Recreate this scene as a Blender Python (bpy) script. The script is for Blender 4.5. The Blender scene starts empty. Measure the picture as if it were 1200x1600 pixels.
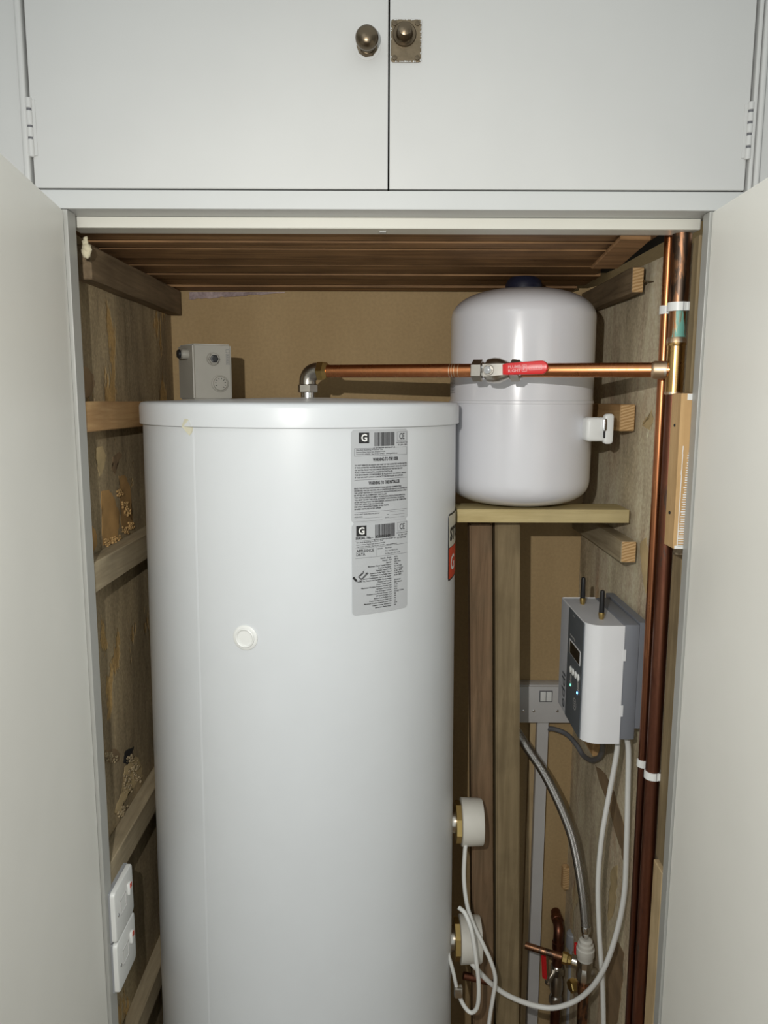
import bpy, bmesh, math, random
from mathutils import Vector, Matrix, noise
random.seed(7)
PI = math.pi
sc = bpy.context.scene
COL = sc.collection

# ------------------------------------------------------------------ camera, world, light
F = 1200.0
TH = math.atan(180 / F); ROLL = math.radians(.2)
CAM = Vector((0, -1.095, 1.6))
cd = bpy.data.cameras.new('camera'); cam = bpy.data.objects.new('camera', cd); COL.objects.link(cam)
cd.sensor_fit = 'VERTICAL'; cd.sensor_height = 36.0; cd.lens = 36.0 * F / 1600; cd.clip_start = .01
cam.matrix_world = Matrix.Translation(CAM) @ Matrix.Rotation(PI / 2 - TH, 4, 'X') @ Matrix.Rotation(ROLL, 4, 'Z')
sc.camera = cam
sc.view_settings.view_transform = 'Standard'; sc.view_settings.look = 'None'
sc.view_settings.exposure = 0.0; sc.view_settings.gamma = 1.0; sc.view_settings.use_curve_mapping = False

w = bpy.data.worlds.new('room_light'); sc.world = w; w.use_nodes = True
w.node_tree.nodes['Background'].inputs[0].default_value = (.95, 1.0, .985, 1)
w.node_tree.nodes['Background'].inputs[1].default_value = .70

def lamp(name, kind, loc, energy, color=(1, 1, 1), size=.01, target=None, **kw):
    l = bpy.data.lights.new(name, kind); l.energy = energy; l.color = color
    if kind == 'AREA': l.shape = 'RECTANGLE'; l.size, l.size_y = size
    else: l.shadow_soft_size = size
    for k, v in kw.items(): setattr(l, k, v)
    o = bpy.data.objects.new(name, l); COL.objects.link(o); o.location = loc
    if target is not None: o.rotation_euler = (Vector(target) - Vector(loc)).to_track_quat('-Z', 'Y').to_euler()
    return o
# the camera's flash, just up and left of the lens
lamp('camera_flash', 'SPOT', (-.135, -1.10, 1.735), 35, (1, .975, .93), .004, (.05, 0.1, 1.22), spot_size=math.radians(125), spot_blend=.8)
# room ceiling lamp behind the photographer
lamp('room_lamp', 'AREA', (-.75, -1.7, 2.42), 1.6, (.86, .95, 1), (.6, .6), (-.2, 0, 2.0))

# ------------------------------------------------------------------ pixel helpers (ray through a photo pixel met with a real plane)
def ray(px, py):
    u = (px - 600) / F; v = -(py - 800) / F
    c, s = math.cos(ROLL), math.sin(ROLL)
    u, v = u * c - v * s, u * s + v * c
    return Vector((u, math.cos(TH) + v * math.sin(TH), -math.sin(TH) + v * math.cos(TH)))
def at(px, py, Y):
    r = ray(px, py); return CAM + r * ((Y - CAM.y) / r.y)
def atX(px, py, X):
    r = ray(px, py); return CAM + r * ((X - CAM.x) / r.x)

# ------------------------------------------------------------------ materials
MATS = {}
def nodes(name, rough=.5, metal=0.0):
    m = bpy.data.materials.new(name); m.use_nodes = True
    nt = m.node_tree; b = nt.nodes['Principled BSDF']
    b.inputs['Roughness'].default_value = rough; b.inputs['Metallic'].default_value = metal
    MATS[name] = m
    return m, nt, b
def rgb(c): return (c[0], c[1], c[2], 1)
def coords(nt, scale=(1, 1, 1), rot=(0, 0, 0)):
    tc = nt.nodes.new('ShaderNodeTexCoord'); mp = nt.nodes.new('ShaderNodeMapping')
    mp.inputs['Scale'].default_value = scale; mp.inputs['Rotation'].default_value = rot
    nt.links.new(tc.outputs['Object'], mp.inputs['Vector']); return mp.outputs['Vector']
def noise_n(nt, vec, scale, detail=4, rough=.55, dist=0.0):
    n = nt.nodes.new('ShaderNodeTexNoise'); n.inputs['Scale'].default_value = scale
    n.inputs['Detail'].default_value = detail; n.inputs['Roughness'].default_value = rough; n.inputs['Distortion'].default_value = dist
    nt.links.new(vec, n.inputs['Vector']); return n.outputs['Fac']
def ramp(nt, fac, stops):
    r = nt.nodes.new('ShaderNodeValToRGB'); e = r.color_ramp.elements
    e[0].position, e[0].color = stops[0][0], rgb(stops[0][1])
    e[1].position, e[1].color = stops[-1][0], rgb(stops[-1][1])
    for p, c in stops[1:-1]:
        k = e.new(p); k.color = rgb(c)
    nt.links.new(fac, r.inputs['Fac']); return r.outputs['Color']
def mix(nt, fac, a, b, mode='MIX'):
    m = nt.nodes.new('ShaderNodeMix'); m.data_type = 'RGBA'; m.blend_type = mode
    for sock, v in ((m.inputs['Factor'], fac), (m.inputs[6], a), (m.inputs[7], b)):
        if isinstance(v, (int, float)): sock.default_value = v
        elif isinstance(v, tuple): sock.default_value = rgb(v)
        else: nt.links.new(v, sock)
    return m.outputs[2]
def bump(nt, b, fac, strength, dist=.002):
    bp = nt.nodes.new('ShaderNodeBump'); bp.inputs['Strength'].default_value = strength; bp.inputs['Distance'].default_value = dist
    nt.links.new(fac, bp.inputs['Height']); nt.links.new(bp.outputs['Normal'], b.inputs['Normal'])

def plain(name, color, rough=.4, metal=0.0, var=.06, bscale=0, bstr=.1, coat=0, spec=None):
    m, nt, b = nodes(name, rough, metal)
    v = coords(nt)
    f = noise_n(nt, v, 14, 4)
    c = ramp(nt, f, [(.3, tuple(x * (1 - var) for x in color)), (.7, tuple(min(1, x * (1 + var)) for x in color))])
    nt.links.new(c, b.inputs['Base Color'])
    if bscale: bump(nt, b, noise_n(nt, v, bscale, 3), bstr, .001)
    if coat: b.inputs['Coat Weight'].default_value = coat; b.inputs['Coat Roughness'].default_value = .15
    if spec is not None: b.inputs['Specular IOR Level'].default_value = spec
    return m
def painted(name, color, rough=.38, streak=(90, 90, 3)):
    m, nt, b = nodes(name, rough)
    v = coords(nt); vs = coords(nt, streak)
    f = noise_n(nt, v, 5, 3)
    c = ramp(nt, f, [(.3, tuple(x * .955 for x in color)), (.7, color)])
    nt.links.new(c, b.inputs['Base Color'])
    f2 = noise_n(nt, vs, 4, 4)
    bump(nt, b, f2, .10, .0006)
    return m
def wood(name, light, dark, axis='Y', rough=.7, scale=1.0, dirt=None):
    m, nt, b = nodes(name, rough)
    s = {'X': (2.5, 40, 40), 'Y': (40, 2.5, 40), 'Z': (40, 40, 2.5)}[axis]
    s = tuple(x * scale for x in s)
    v = coords(nt, s); v2 = coords(nt)
    f = noise_n(nt, v, 1.6, 6, .6, .8)
    c = ramp(nt, f, [(.32, dark), (.5, tuple((a + bb) / 2 for a, bb in zip(light, dark))), (.66, light)])
    g = noise_n(nt, v2, 9, 4)
    c = mix(nt, ramp(nt, g, [(.45, (0, 0, 0)), (.75, (.6, .6, .6))]), c, dirt or tuple(x * .6 for x in dark))
    nt.links.new(c, b.inputs['Base Color'])
    bump(nt, b, f, .35, .001)
    b.inputs['Specular IOR Level'].default_value = .25
    return m

painted('white_paint', (.565, .567, .553), .45, (60, 60, 60))
painted('white_trim', (.55, .56, .55), .4, (3, 60, 60))
painted('cream_trim', (.70, .69, .62), .4, (3, 60, 60))
painted('door_paint', (.89, .88, .82), .42, (90, 90, 2))
painted('frame_paint', (.40, .40, .375), .4, (60, 60, 3))
plain('tank_white', (.65, .675, .695), .36, 0, .012, 500, .02)
plain('vessel_white', (.70, .70, .73), .2, 0, .012, 0, 0, coat=.5)
plain('plastic_white', (.78, .79, .77), .35, 0, .02)
plain('plastic_cream', (.64, .62, .56), .45, 0, .05)
plain('plastic_grey', (.33, .34, .36), .45, 0, .04)
plain('plastic_lightgrey', (.56, .55, .54), .45, 0, .04)
plain('box_grey', (.31, .295, .255), .5, 0, .06)
plain('device_white', (.74, .745, .76), .38, .0, .02)
plain('device_silver', (.50, .51, .54), .5, .0, .03)
plain('device_dark', (.085, .10, .115), .45, 0, .04)
plain('device_base', (.19, .20, .225), .55, 0, .04)
plain('black_plastic', (.012, .012, .013), .35, 0, .0)
plain('shade_black', (.01, .009, .008), .9, 0, .0)
plain('ink', (.015, .015, .016), .6, 0, 0)
plain('ink_grey', (.13, .13, .14), .6, 0, 0)
plain('print_grey', (.05, .05, .053), .6, 0, 0)
plain('sticker_grey', (.46, .475, .49), .45, 0, .03)
plain('sticker_cream', (.60, .58, .50), .45, 0, .03)
plain('sticker_red', (.62, .055, .02), .45, 0, .03)
plain('white_ink', (.8, .8, .78), .5, 0, 0)
plain('tape', (.60, .58, .45), .35, 0, .1)
plain('red_lever', (.62, .018, .02), .32, 0, .05)
plain('pink_ink', (.78, .35, .35), .5, 0, 0)
plain('nickel', (.52, .49, .44), .28, 1, .18, 250, .05)
plain('chrome', (.72, .72, .72), .2, 1, .03)
plain('steel_braid_base', (.30, .30, .29), .35, 1, .05)
plain('brass', (.56, .40, .15), .32, 1, .12)
plain('bronze_knob', (.16, .125, .085), .3, 1, .12)
plain('cable_white', (.72, .72, .69), .42, 0, .02)
plain('cable_grey', (.13, .13, .135), .5, 0, .05)
plain('navy_cap', (.012, .014, .03), .4, 0, 0)
plain('putty', (.60, .54, .38), .8, 0, .15, 60, .4)

def copper(name, c1, c2, stain=None, rough=.28, old=None):
    m, nt, b = nodes(name, rough, 1.0)
    v = coords(nt, (20, 20, 5)); f = noise_n(nt, v, 2.5, 5, .6, .5)
    c = ramp(nt, f, [(.3, c1), (.7, c2)])
    if stain:
        v2 = coords(nt, (60, 60, 11)); g = noise_n(nt, v2, 1, 5, .6, .4)
        msk = ramp(nt, g, [(stain[1], (0, 0, 0)), (stain[1] + .05, (1, 1, 1))])
        c = mix(nt, msk, c, stain[0])
        if stain[0][1] > stain[0][0]:
            iv_ = nt.nodes.new('ShaderNodeMath'); iv_.operation = 'SUBTRACT'; iv_.inputs[0].default_value = 1; nt.links.new(msk, iv_.inputs[1]); nt.links.new(iv_.outputs[0], b.inputs['Metallic'])
    if old:                                   # tarnish that grows towards the foot of the pipe
        sx = nt.nodes.new('ShaderNodeSeparateXYZ'); nt.links.new(coords(nt), sx.inputs[0])
        ad = nt.nodes.new('ShaderNodeMath'); ad.operation = 'MULTIPLY_ADD'; ad.inputs[1].default_value = .35; nt.links.new(f, ad.inputs[0]); nt.links.new(sx.outputs['Z'], ad.inputs[2])
        mr = nt.nodes.new('ShaderNodeMapRange'); mr.inputs[1].default_value = old[1]; mr.inputs[2].default_value = old[2]; nt.links.new(ad.outputs[0], mr.inputs[0])
        c = mix(nt, mr.outputs[0], old[0], c)
    nt.links.new(c, b.inputs['Base Color'])
    rr = ramp(nt, f, [(.3, (rough * 1.4,) * 3), (.7, (rough * .8,) * 3)]); nt.links.new(rr, b.inputs['Roughness'])
    return m
copper('copper_new', (.50, .185, .075), (.68, .29, .125))
copper('copper_tarnishing', (.50, .185, .075), (.66, .28, .12), None, .3, ((.155, .062, .04), 1.1, 1.95))
copper('copper_aged', (.24, .12, .07), (.42, .22, .12), ((.12, .085, .065), .5), .38)
copper('copper_dark', (.13, .052, .034), (.24, .10, .06), ((.11, .07, .055), .6), .4)
copper('copper_green', (.34, .16, .08), (.52, .26, .12), ((.16, .40, .33), .47), .42)
copper('solder_joint', (.55, .38, .24), (.72, .54, .36), ((.62, .58, .5), .55), .42)
copper('tee_bronze', (.48, .29, .11), (.66, .43, .18), None, .25)

wood('timber_grey', (.42, .345, .225), (.27, .215, .135), 'Y')
wood('timber_orange', (.55, .36, .17), (.36, .20, .085), 'Y', dirt=(.24, .15, .07))
wood('timber_dark', (.26, .19, .115), (.14, .10, .058), 'Y')
wood('ceiling_wood', (.34, .19, .085), (.16, .085, .036), 'X', .65)
wood('timber_post', (.27, .205, .115), (.17, .125, .066), 'Z')
wood('timber_post_red', (.24, .15, .085), (.12, .075, .04), 'Z', dirt=(.13, .10, .06))
wood('timber_pale', (.56, .43, .25), (.42, .30, .16), 'Z')
wood('timber_block', (.62, .41, .20), (.50, .31, .14), 'Z')
wood('shelf_wood', (.56, .46, .24), (.42, .33, .15), 'X', dirt=(.36, .29, .15))

def endgrain(name, c1, c2):
    m, nt, b = nodes(name, .8)
    v = coords(nt, (1, 1, 1), (.4, .2, .3))
    wv = nt.nodes.new('ShaderNodeTexWave'); wv.wave_type = 'RINGS'; wv.inputs['Scale'].default_value = 60; wv.inputs['Distortion'].default_value = 3
    nt.links.new(v, wv.inputs['Vector'])
    c = ramp(nt, wv.outputs['Fac'], [(.2, c1), (.8, c2)]); nt.links.new(c, b.inputs['Base Color'])
    bump(nt, b, noise_n(nt, v, 200, 3), .5, .001)
    return m
endgrain('timber_endgrain', (.42, .25, .10), (.60, .40, .20))
endgrain('timber_endgrain_pale', (.5, .48, .42), (.62, .6, .55))

def board(name, base, alt, chip, chip_t=.66, bs=.5, stretch=(4, 4, 1.3), fw=.25):
    m, nt, b = nodes(name, .85)
    v = coords(nt); vs = coords(nt, stretch)
    f = noise_n(nt, vs, 2.2, 6, .6, .3)
    c = ramp(nt, f, [(.3, alt), (.65, base)])
    g = noise_n(nt, coords(nt, (7, 7, 3)), 1.0, 6, .62, .2)
    msk = ramp(nt, g, [(chip_t, (0, 0, 0)), (chip_t + .015, (1, 1, 1))])
    c = mix(nt, msk, c, chip)
    st = noise_n(nt, coords(nt, (9, 9, 2.2)), 1.8, 7, .68, .5)          # streaks running down the sheet
    c = mix(nt, .6, c, ramp(nt, st, [(.33, (.22, .21, .2)), (.5, (.5, .5, .5)), (.7, (.78, .77, .75))]), 'OVERLAY') if fw > .1 else c
    if fw > .1:                                                       # pale scuffs
        scf = noise_n(nt, coords(nt, (34, 34, 9)), 1.7, 3, .5, 1.2)
        c = mix(nt, ramp(nt, scf, [(.735, (0, 0, 0)), (.76, (.75, .75, .75))]), c, tuple(min(1, x * 1.7 + .05) for x in base))
    fine = noise_n(nt, v, 160, 4)
    c = mix(nt, fw, c, ramp(nt, fine, [(.35, (.25, .25, .25)), (.65, (.9, .9, .9))]), 'OVERLAY')
    nt.links.new(c, b.inputs['Base Color'])
    a = nt.nodes.new('ShaderNodeMath'); a.operation = 'MULTIPLY_ADD'; a.inputs[1].default_value = .25
    nt.links.new(fine, a.inputs[0])
    sub = nt.nodes.new('ShaderNodeMath'); sub.operation = 'SUBTRACT'; sub.inputs[0].default_value = 1; nt.links.new(msk, sub.inputs[1])
    nt.links.new(sub.outputs[0], a.inputs[2])
    bump(nt, b, a.outputs[0], bs, .0025)
    b.inputs['Specular IOR Level'].default_value = .2
    return m
board('wall_tan', (.44, .315, .165), (.39, .275, .14), (.40, .28, .13), .76, .12, fw=.08)
board('wall_left_board', (.38, .30, .18), (.22, .17, .105), (.44, .29, .12), .60, .8)
board('wall_right_board', (.66, .56, .40), (.42, .35, .235), (.62, .50, .30), .64, .7)
board('floor_boards', (.3, .22, .14), (.2, .14, .09), (.3, .2, .1), .8)
board('plaster_pink', (.42, .34, .33), (.27, .20, .20), (.5, .45, .42), .55, .6, (10, 10, 10))

def braid(name):
    m, nt, b = nodes(name, .3, 1)
    tc = nt.nodes.new('ShaderNodeTexCoord')
    hs = []
    for k in (1, -1):
        mp = nt.nodes.new('ShaderNodeMapping'); mp.inputs['Rotation'].default_value = (0, 0, k * .75); mp.inputs['Scale'].default_value = (1, 1, 1)
        nt.links.new(tc.outputs['UV'], mp.inputs['Vector'])
        wv = nt.nodes.new('ShaderNodeTexWave'); wv.inputs['Scale'].default_value = 5.5; nt.links.new(mp.outputs['Vector'], wv.inputs['Vector']); hs.append(wv.outputs['Fac'])
    mx = nt.nodes.new('ShaderNodeMath'); mx.operation = 'MAXIMUM'; nt.links.new(hs[0], mx.inputs[0]); nt.links.new(hs[1], mx.inputs[1])
    c = ramp(nt, mx.outputs[0], [(.35, (.10, .10, .10)), (.8, (.62, .61, .59))]); nt.links.new(c, b.inputs['Base Color'])
    bump(nt, b, mx.outputs[0], .6, .001)
    return m
braid('steel_braid')

def emit(name, color, s):
    m, nt, b = nodes(name, .4)
    b.inputs['Base Color'].default_value = rgb(color); b.inputs['Emission Color'].default_value = rgb(color); b.inputs['Emission Strength'].default_value = s
emit('led_green', (.25, .95, .65), 1.2); emit('led_blue', (.2, .5, 1.0), 3.5)
m, nt, b = nodes('screen_glass', .12); b.inputs['Base Color'].default_value = (.006, .007, .008, 1)

# ------------------------------------------------------------------ object helpers
WORLD = {}
def tag(o, label=None, cat=None, group=None, kind=None):
    if label: o['label'] = label
    if cat: o['category'] = cat
    if group: o['group'] = group
    if kind: o['kind'] = kind
    return o
def thing(name, label, cat, loc, group=None):
    o = bpy.data.objects.new(name, None); COL.objects.link(o); o.location = loc
    o.empty_display_size = .05; WORLD[o] = Vector(loc)
    return tag(o, label, cat, group)
def obj(name, bm, mat, parent=None, smooth=False, angle=35):
    """world-space bmesh -> one object; its origin goes to the parent's, or to its own base"""
    if parent is not None: org = WORLD[parent]
    else:
        xs = [v.co for v in bm.verts]
        org = Vector(((min(p.x for p in xs) + max(p.x for p in xs)) / 2, (min(p.y for p in xs) + max(p.y for p in xs)) / 2, min(p.z for p in xs)))
    for v in bm.verts: v.co -= org
    bmesh.ops.recalc_face_normals(bm, faces=bm.faces[:])
    me = bpy.data.meshes.new(name); bm.to_mesh(me); bm.free()
    me.materials.append(MATS[mat])
    if smooth:
        for p in me.polygons: p.use_smooth = True
        try: me.set_sharp_from_angle(angle=math.radians(angle))
        except Exception: pass
    o = bpy.data.objects.new(name, me); COL.objects.link(o)
    if parent is not None: o.parent = parent
    else: o.location = org
    WORLD[o] = org.copy()
    return o
def struct(name, bm, mat, parent=None, **k):
    o = obj(name, bm, mat, parent, **k)
    if parent is None: o['kind'] = 'structure'
    return o
def new(): return bmesh.new()
def box(bm, lo, hi, bev=0.0, seg=2):
    lo, hi = Vector([min(a, b) for a, b in zip(lo, hi)]), Vector([max(a, b) for a, b in zip(lo, hi)])
    r = bmesh.ops.create_cube(bm, size=1)['verts']
    for v in r: v.co = Vector([(lo[i] + hi[i]) / 2 + v.co[i] * (hi[i] - lo[i]) for i in range(3)])
    if bev:
        es = list({e for v in r for e in v.link_edges})
        bmesh.ops.bevel(bm, geom=es, offset=bev, segments=seg, affect='EDGES', profile=.5)
    return bm
def bx(lo, hi, bev=0.0, seg=2): return box(new(), lo, hi, bev, seg)
def hexa(bm, p):
    """8 corners: 0-3 one end, 4-7 the other"""
    vs = [bm.verts.new(q) for q in p]
    for f in ((0, 1, 2, 3), (4, 7, 6, 5), (0, 4, 5, 1), (1, 5, 6, 2), (2, 6, 7, 3), (3, 7, 4, 0)): bm.faces.new([vs[i] for i in f])
    return bm
def frame_of(d):
    d = Vector(d).normalized()
    a = Vector((0, 0, 1)) if abs(d.z) < .9 else Vector((1, 0, 0))
    u = d.cross(a).normalized(); return d, u, d.cross(u).normalized()
def lathe(bm, org, axis, prof, seg=32, cap=True, phase=0.0):
    """prof: (radius, distance along the axis)"""
    d, u, v = frame_of(axis); org = Vector(org); rings = []
    for r, h in prof:
        if r < 1e-6: rings.append([bm.verts.new(org + d * h)])
        else: rings.append([bm.verts.new(org + d * h + (u * math.cos(phase + 2 * PI * k / seg) + v * math.sin(phase + 2 * PI * k / seg)) * r) for k in range(seg)])
    for a, b in zip(rings, rings[1:]):
        for k in range(seg):
            k2 = (k + 1) % seg
            if len(a) == 1 and len(b) == 1: continue
            if len(a) == 1: bm.faces.new((a[0], b[k2], b[k]))
            elif len(b) == 1: bm.faces.new((a[k], a[k2], b[0]))
            else: bm.faces.new((a[k], a[k2], b[k2], b[k]))
    if cap:
        for r in (rings[0], rings[-1]):
            if len(r) > 2: bm.faces.new(r)
    return bm
def cyl(bm, a, b, r, seg=20, bev=0.0, r2=None):
    a, b = Vector(a), Vector(b); L = (b - a).length; r2 = r if r2 is None else r2
    if bev: prof = [(r - bev, 0), (r, bev), (r2, L - bev), (r2 - bev, L)]
    else: prof = [(r, 0), (r2, L)]
    return lathe(bm, a, b - a, prof, seg)
def smooth_path(P, n=10):
    P = [Vector(p) for p in P]
    if len(P) < 3: return P
    out = []; Q = [P[0] * 2 - P[1]] + P + [P[-1] * 2 - P[-2]]
    for i in range(1, len(Q) - 2):
        p0, p1, p2, p3 = Q[i - 1:i + 3]
        for k in range(n):
            t = k / n
            out.append(.5 * ((2 * p1) + (p2 - p0) * t + (2 * p0 - 5 * p1 + 4 * p2 - p3) * t * t + (3 * p1 - p0 - 3 * p2 + p3) * t ** 3))
    out.append(P[-1]); return out
def tube(bm, P, r, seg=14, n=10, smooth=True, uv=False):
    P = smooth_path(P, n) if smooth else [Vector(p) for p in P]
    rings = []; up = None; L = 0; Ls = []
    for i, p in enumerate(P):
        t = (P[min(i + 1, len(P) - 1)] - P[max(i - 1, 0)]).normalized()
        if up is None: _, up, _ = frame_of(t)
        up = (up - t * up.dot(t)).normalized(); s = t.cross(up)
        if i: L += (p - P[i - 1]).length
        Ls.append(L)
        rr = r(i / (len(P) - 1)) if callable(r) else r
        rings.append([bm.verts.new(p + (up * math.cos(2 * PI * k / seg) + s * math.sin(2 * PI * k / seg)) * rr) for k in range(seg)])
    lay = bm.loops.layers.uv.verify() if uv else None
    for i, (a, b) in enumerate(zip(rings, rings[1:])):
        for k in range(seg):
            f = bm.faces.new((a[k], a[(k + 1) % seg], b[(k + 1) % seg], b[k]))
            if uv:
                for lp, (uu, vv) in zip(f.loops, ((k, i), (k + 1, i), (k + 1, i + 1), (k, i + 1))):
                    lp[lay].uv = (uu / seg * 1.2, Ls[vv] * 30)
    bm.faces.new(rings[0]); bm.faces.new(rings[-1][::-1])
    return bm
def rrect(w, h, r, seg=5):
    pts = []
    for cx, cy, a0 in ((w / 2 - r, h / 2 - r, 0), (-w / 2 + r, h / 2 - r, PI / 2), (-w / 2 + r, -h / 2 + r, PI), (w / 2 - r, -h / 2 + r, 1.5 * PI)):
        for k in range(seg + 1):
            a = a0 + PI / 2 * k / seg; pts.append((cx + r * math.cos(a), cy + r * math.sin(a)))
    return pts
def plate(bm, c, u, v, pts, t, bev=0.0):
    """outline pts in (u,v) round c, thickness t along u x v, front edge softened by bev"""
    c, u, v = Vector(c), Vector(u).normalized(), Vector(v).normalized(); n = u.cross(v)
    def ring(d, s):
        cx = sum(p[0] for p in pts) / len(pts); cy = sum(p[1] for p in pts) / len(pts)
        W = max(abs(p[0] - cx) for p in pts); H = max(abs(p[1] - cy) for p in pts)
        return [bm.verts.new(c + u * (cx + (p[0] - cx) * (1 - s / W)) + v * (cy + (p[1] - cy) * (1 - s / H)) + n * d) for p in pts]
    rs = [ring(0, 0), ring(t - bev, 0)] + ([ring(t - bev * .3, bev * .3), ring(t, bev)] if bev else [])
    for a, b in zip(rs, rs[1:]):
        for k in range(len(pts)):
            bm.faces.new((a[k], a[(k + 1) % len(pts)], b[(k + 1) % len(pts)], b[k]))
    bm.faces.new(rs[0][::-1]); bm.faces.new(rs[-1]); return bm
def pillow(bm, c, r, seed=0, squash=(1, 1, 1)):
    r0 = bmesh.ops.create_icosphere(bm, subdivisions=2, radius=1)['verts']
    for v in r0:
        n = 1 + .45 * noise.noise(v.co * 1.7 + Vector((seed * 3.1, seed, 0)))
        v.co = Vector(c) + Vector([v.co[i] * r * n * squash[i] for i in range(3)])
    return bm

_tc = {}
def text2d(s, bold=0.0):
    if (s, bold) in _tc: return _tc[s, bold]
    cu = bpy.data.curves.new('t', 'FONT'); cu.body = s; cu.size = 1; cu.resolution_u = 2; cu.offset = bold
    o = bpy.data.objects.new('t', cu); COL.objects.link(o)
    dg = bpy.context.evaluated_depsgraph_get(); me = bpy.data.meshes.new_from_object(o.evaluated_get(dg))
    V = [(v.co.x, v.co.y) for v in me.vertices]; Fc = [list(p.vertices) for p in me.polygons]
    bpy.data.objects.remove(o); bpy.data.curves.remove(cu); bpy.data.meshes.remove(me)
    x0 = min(v[0] for v in V) if V else 0; x1 = max(v[0] for v in V) if V else 1
    V = [((v[0] - x0) / (x1 - x0), v[1] / .69) for v in V]       # width 1, cap height 1
    _tc[s, bold] = (V, Fc, x1 - x0); return _tc[s, bold]
def put_text(bm, s, fn, x, y, h, w=None, align='L', bold=0.012):
    """fn maps (x,y) of the surface to the world; w = printed width"""
    V, Fc, nat = text2d(s, bold)
    if w is None: w = nat * h / .69
    x0 = x if align == 'L' else (x - w / 2 if align == 'C' else x - w)
    vs = [bm.verts.new(fn(x0 + a * w, y + b_ * h)) for a, b_ in V]
    for f in Fc:
        try: bm.faces.new([vs[i] for i in f])
        except ValueError: pass
def put_rect(bm, fn, x0, y0, x1, y1, nx=1):
    for k in range(nx):
        a = x0 + (x1 - x0) * k / nx; b_ = x0 + (x1 - x0) * (k + 1) / nx
        bm.faces.new([bm.verts.new(fn(*p)) for p in ((a, y0), (b_, y0), (b_, y1), (a, y1))])
def planefn(c, u, v, n_off=0.0):
    c, u, v = Vector(c), Vector(u).normalized(), Vector(v).normalized(); n = u.cross(v)
    return lambda x, y: c + u * x + v * y + n * n_off

# ================================================================== SETTING
WL, YB, CZ = -.465, .62, 1.826
def wr(y): return .472 - .025 * max(0, min(1, y / YB))          # right wall leans in towards the back
struct('wall_back', bx((-1.3, YB, 0), (1.3, YB + .1, 2.62)), 'wall_tan')
struct('wall_left', bx((WL - .05, .03, 0), (WL, YB, CZ + .02)), 'wall_left_board')
bm = new(); hexa(bm, [(wr(.03), .03, 0), (wr(.03), .03, 1.832), (.53, .03, 1.832), (.53, .03, 0), (wr(YB), YB, 0), (wr(YB), YB, 1.832), (.53, YB, 1.832), (.53, YB, 0)])
struct('wall_right', bm, 'wall_right_board')
struct('floor', bx((-1.3, -2.6, -.1), (1.3, YB, 0)), 'floor_boards')
# slatted ceiling of the airing cupboard (floor of the upper cupboard)
def cz(y): return 1.8385 - (y - .09) * .027
bm = new()
ys = [.087, .150, .20, .285, .345, .43, .485, .56, YB]
for a, b_ in zip(ys, ys[1:]):
    dz = random.uniform(-.0005, .006); b_ -= random.uniform(.009, .017)
    za, zb = cz(a) + dz, cz(b_) + dz; X0_, X1_ = -.4645, .405 + random.uniform(-.01, .01)
    hexa(bm, [(X0_, a, za), (X1_, a, za), (X1_, b_, zb), (X0_, b_, zb), (X0_, a, za + .018), (X1_, a, za + .018), (X1_, b_, zb + .018), (X0_, b_, zb + .018)])
struct('ceiling', bm, 'ceiling_wood')
# front of the built-in cupboard: wall either side, posts and rails
HX0, HX1 = -.4765, .4885
bm = new(); box(bm, (-1.3, 0, 0), (HX0 - .009, .03, 2.62)); struct('wall_front_left', bm, 'white_paint')
bm = new(); box(bm, (HX1 + .012, 0, 0), (1.3, .03, 2.62)); struct('wall_front_right', bm, 'white_paint')
struct('trim_1', bx((HX0 - .002, 0, 1.852), (HX1 + .002, .062, 1.8765), .0012), 'white_trim')                      # rail under the upper doors
struct('trim_2', bx((-.449, .045, 1.8365), (.449, .085, 1.8518), .0015), 'cream_trim')                              # door stop strip
struct('trim_3', bx((HX0 - .002, .001, 0), (-.4335, .03, 1.8515), .001), 'frame_paint')                              # left jamb
struct('trim_4', bx((.4425, .001, 0), (HX1 + .002, .022, 1.8515), .001), 'frame_paint')                              # right jamb
struct('trim_5', bx((HX0 - .010, -.006, 1.8765), (HX0 - .0015, .02, 2.62), .003, 3), 'white_paint')                  # beads beside the upper doors
struct('trim_6', bx((HX1 + .0015, -.004, 1.8765), (HX1 + .007, .02, 2.62), .002, 3), 'white_paint')
struct('trim_7', bx((HX1 + .008, -.008, 1.8765), (HX1 + .015, .02, 2.62), .003, 3), 'white_paint')
# carcass of the upper cupboard, coloured black as painted shade behind door gaps and slats
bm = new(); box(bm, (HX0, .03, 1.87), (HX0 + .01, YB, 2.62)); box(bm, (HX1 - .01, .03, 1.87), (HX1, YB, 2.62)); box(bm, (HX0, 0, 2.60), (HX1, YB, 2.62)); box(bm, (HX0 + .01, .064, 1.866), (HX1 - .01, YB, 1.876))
struct('trim_8', bm, 'shade_black')
struct('wall_room_left', bx((-1.34, -2.6, 0), (-1.3, .03, 2.62)), 'white_paint')
struct('wall_room_right', bx((1.3, -2.6, 0), (1.34, .03, 2.62)), 'white_paint')
# pinkish plaster left along the top of the back wall
bm = new(); top = []; bot = []
for k in range(25):
    px = 296 + k * 6.2
    top.append(at(px, 456, YB - .004)); bot.append(at(px, 457 + 11 * (1 - k / 25) + 3 * noise.noise(Vector((k * .7, 3, 0))), YB - .004))
for d in (0,):
    T = [bm.verts.new(p) for p in top]; B = [bm.verts.new(p) for p in bot]
    T2 = [bm.verts.new(p + Vector((0, .004, 0))) for p in top]; B2 = [bm.verts.new(p + Vector((0, .004, 0))) for p in bot]
    for k in range(24):
        bm.faces.new((T[k], T[k + 1], B[k + 1], B[k])); bm.faces.new((B[k], B[k + 1], B2[k + 1], B2[k])); bm.faces.new((T[k + 1], T[k], T2[k], T2[k + 1]))
struct('trim_9', bm, 'plaster_pink')

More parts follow.
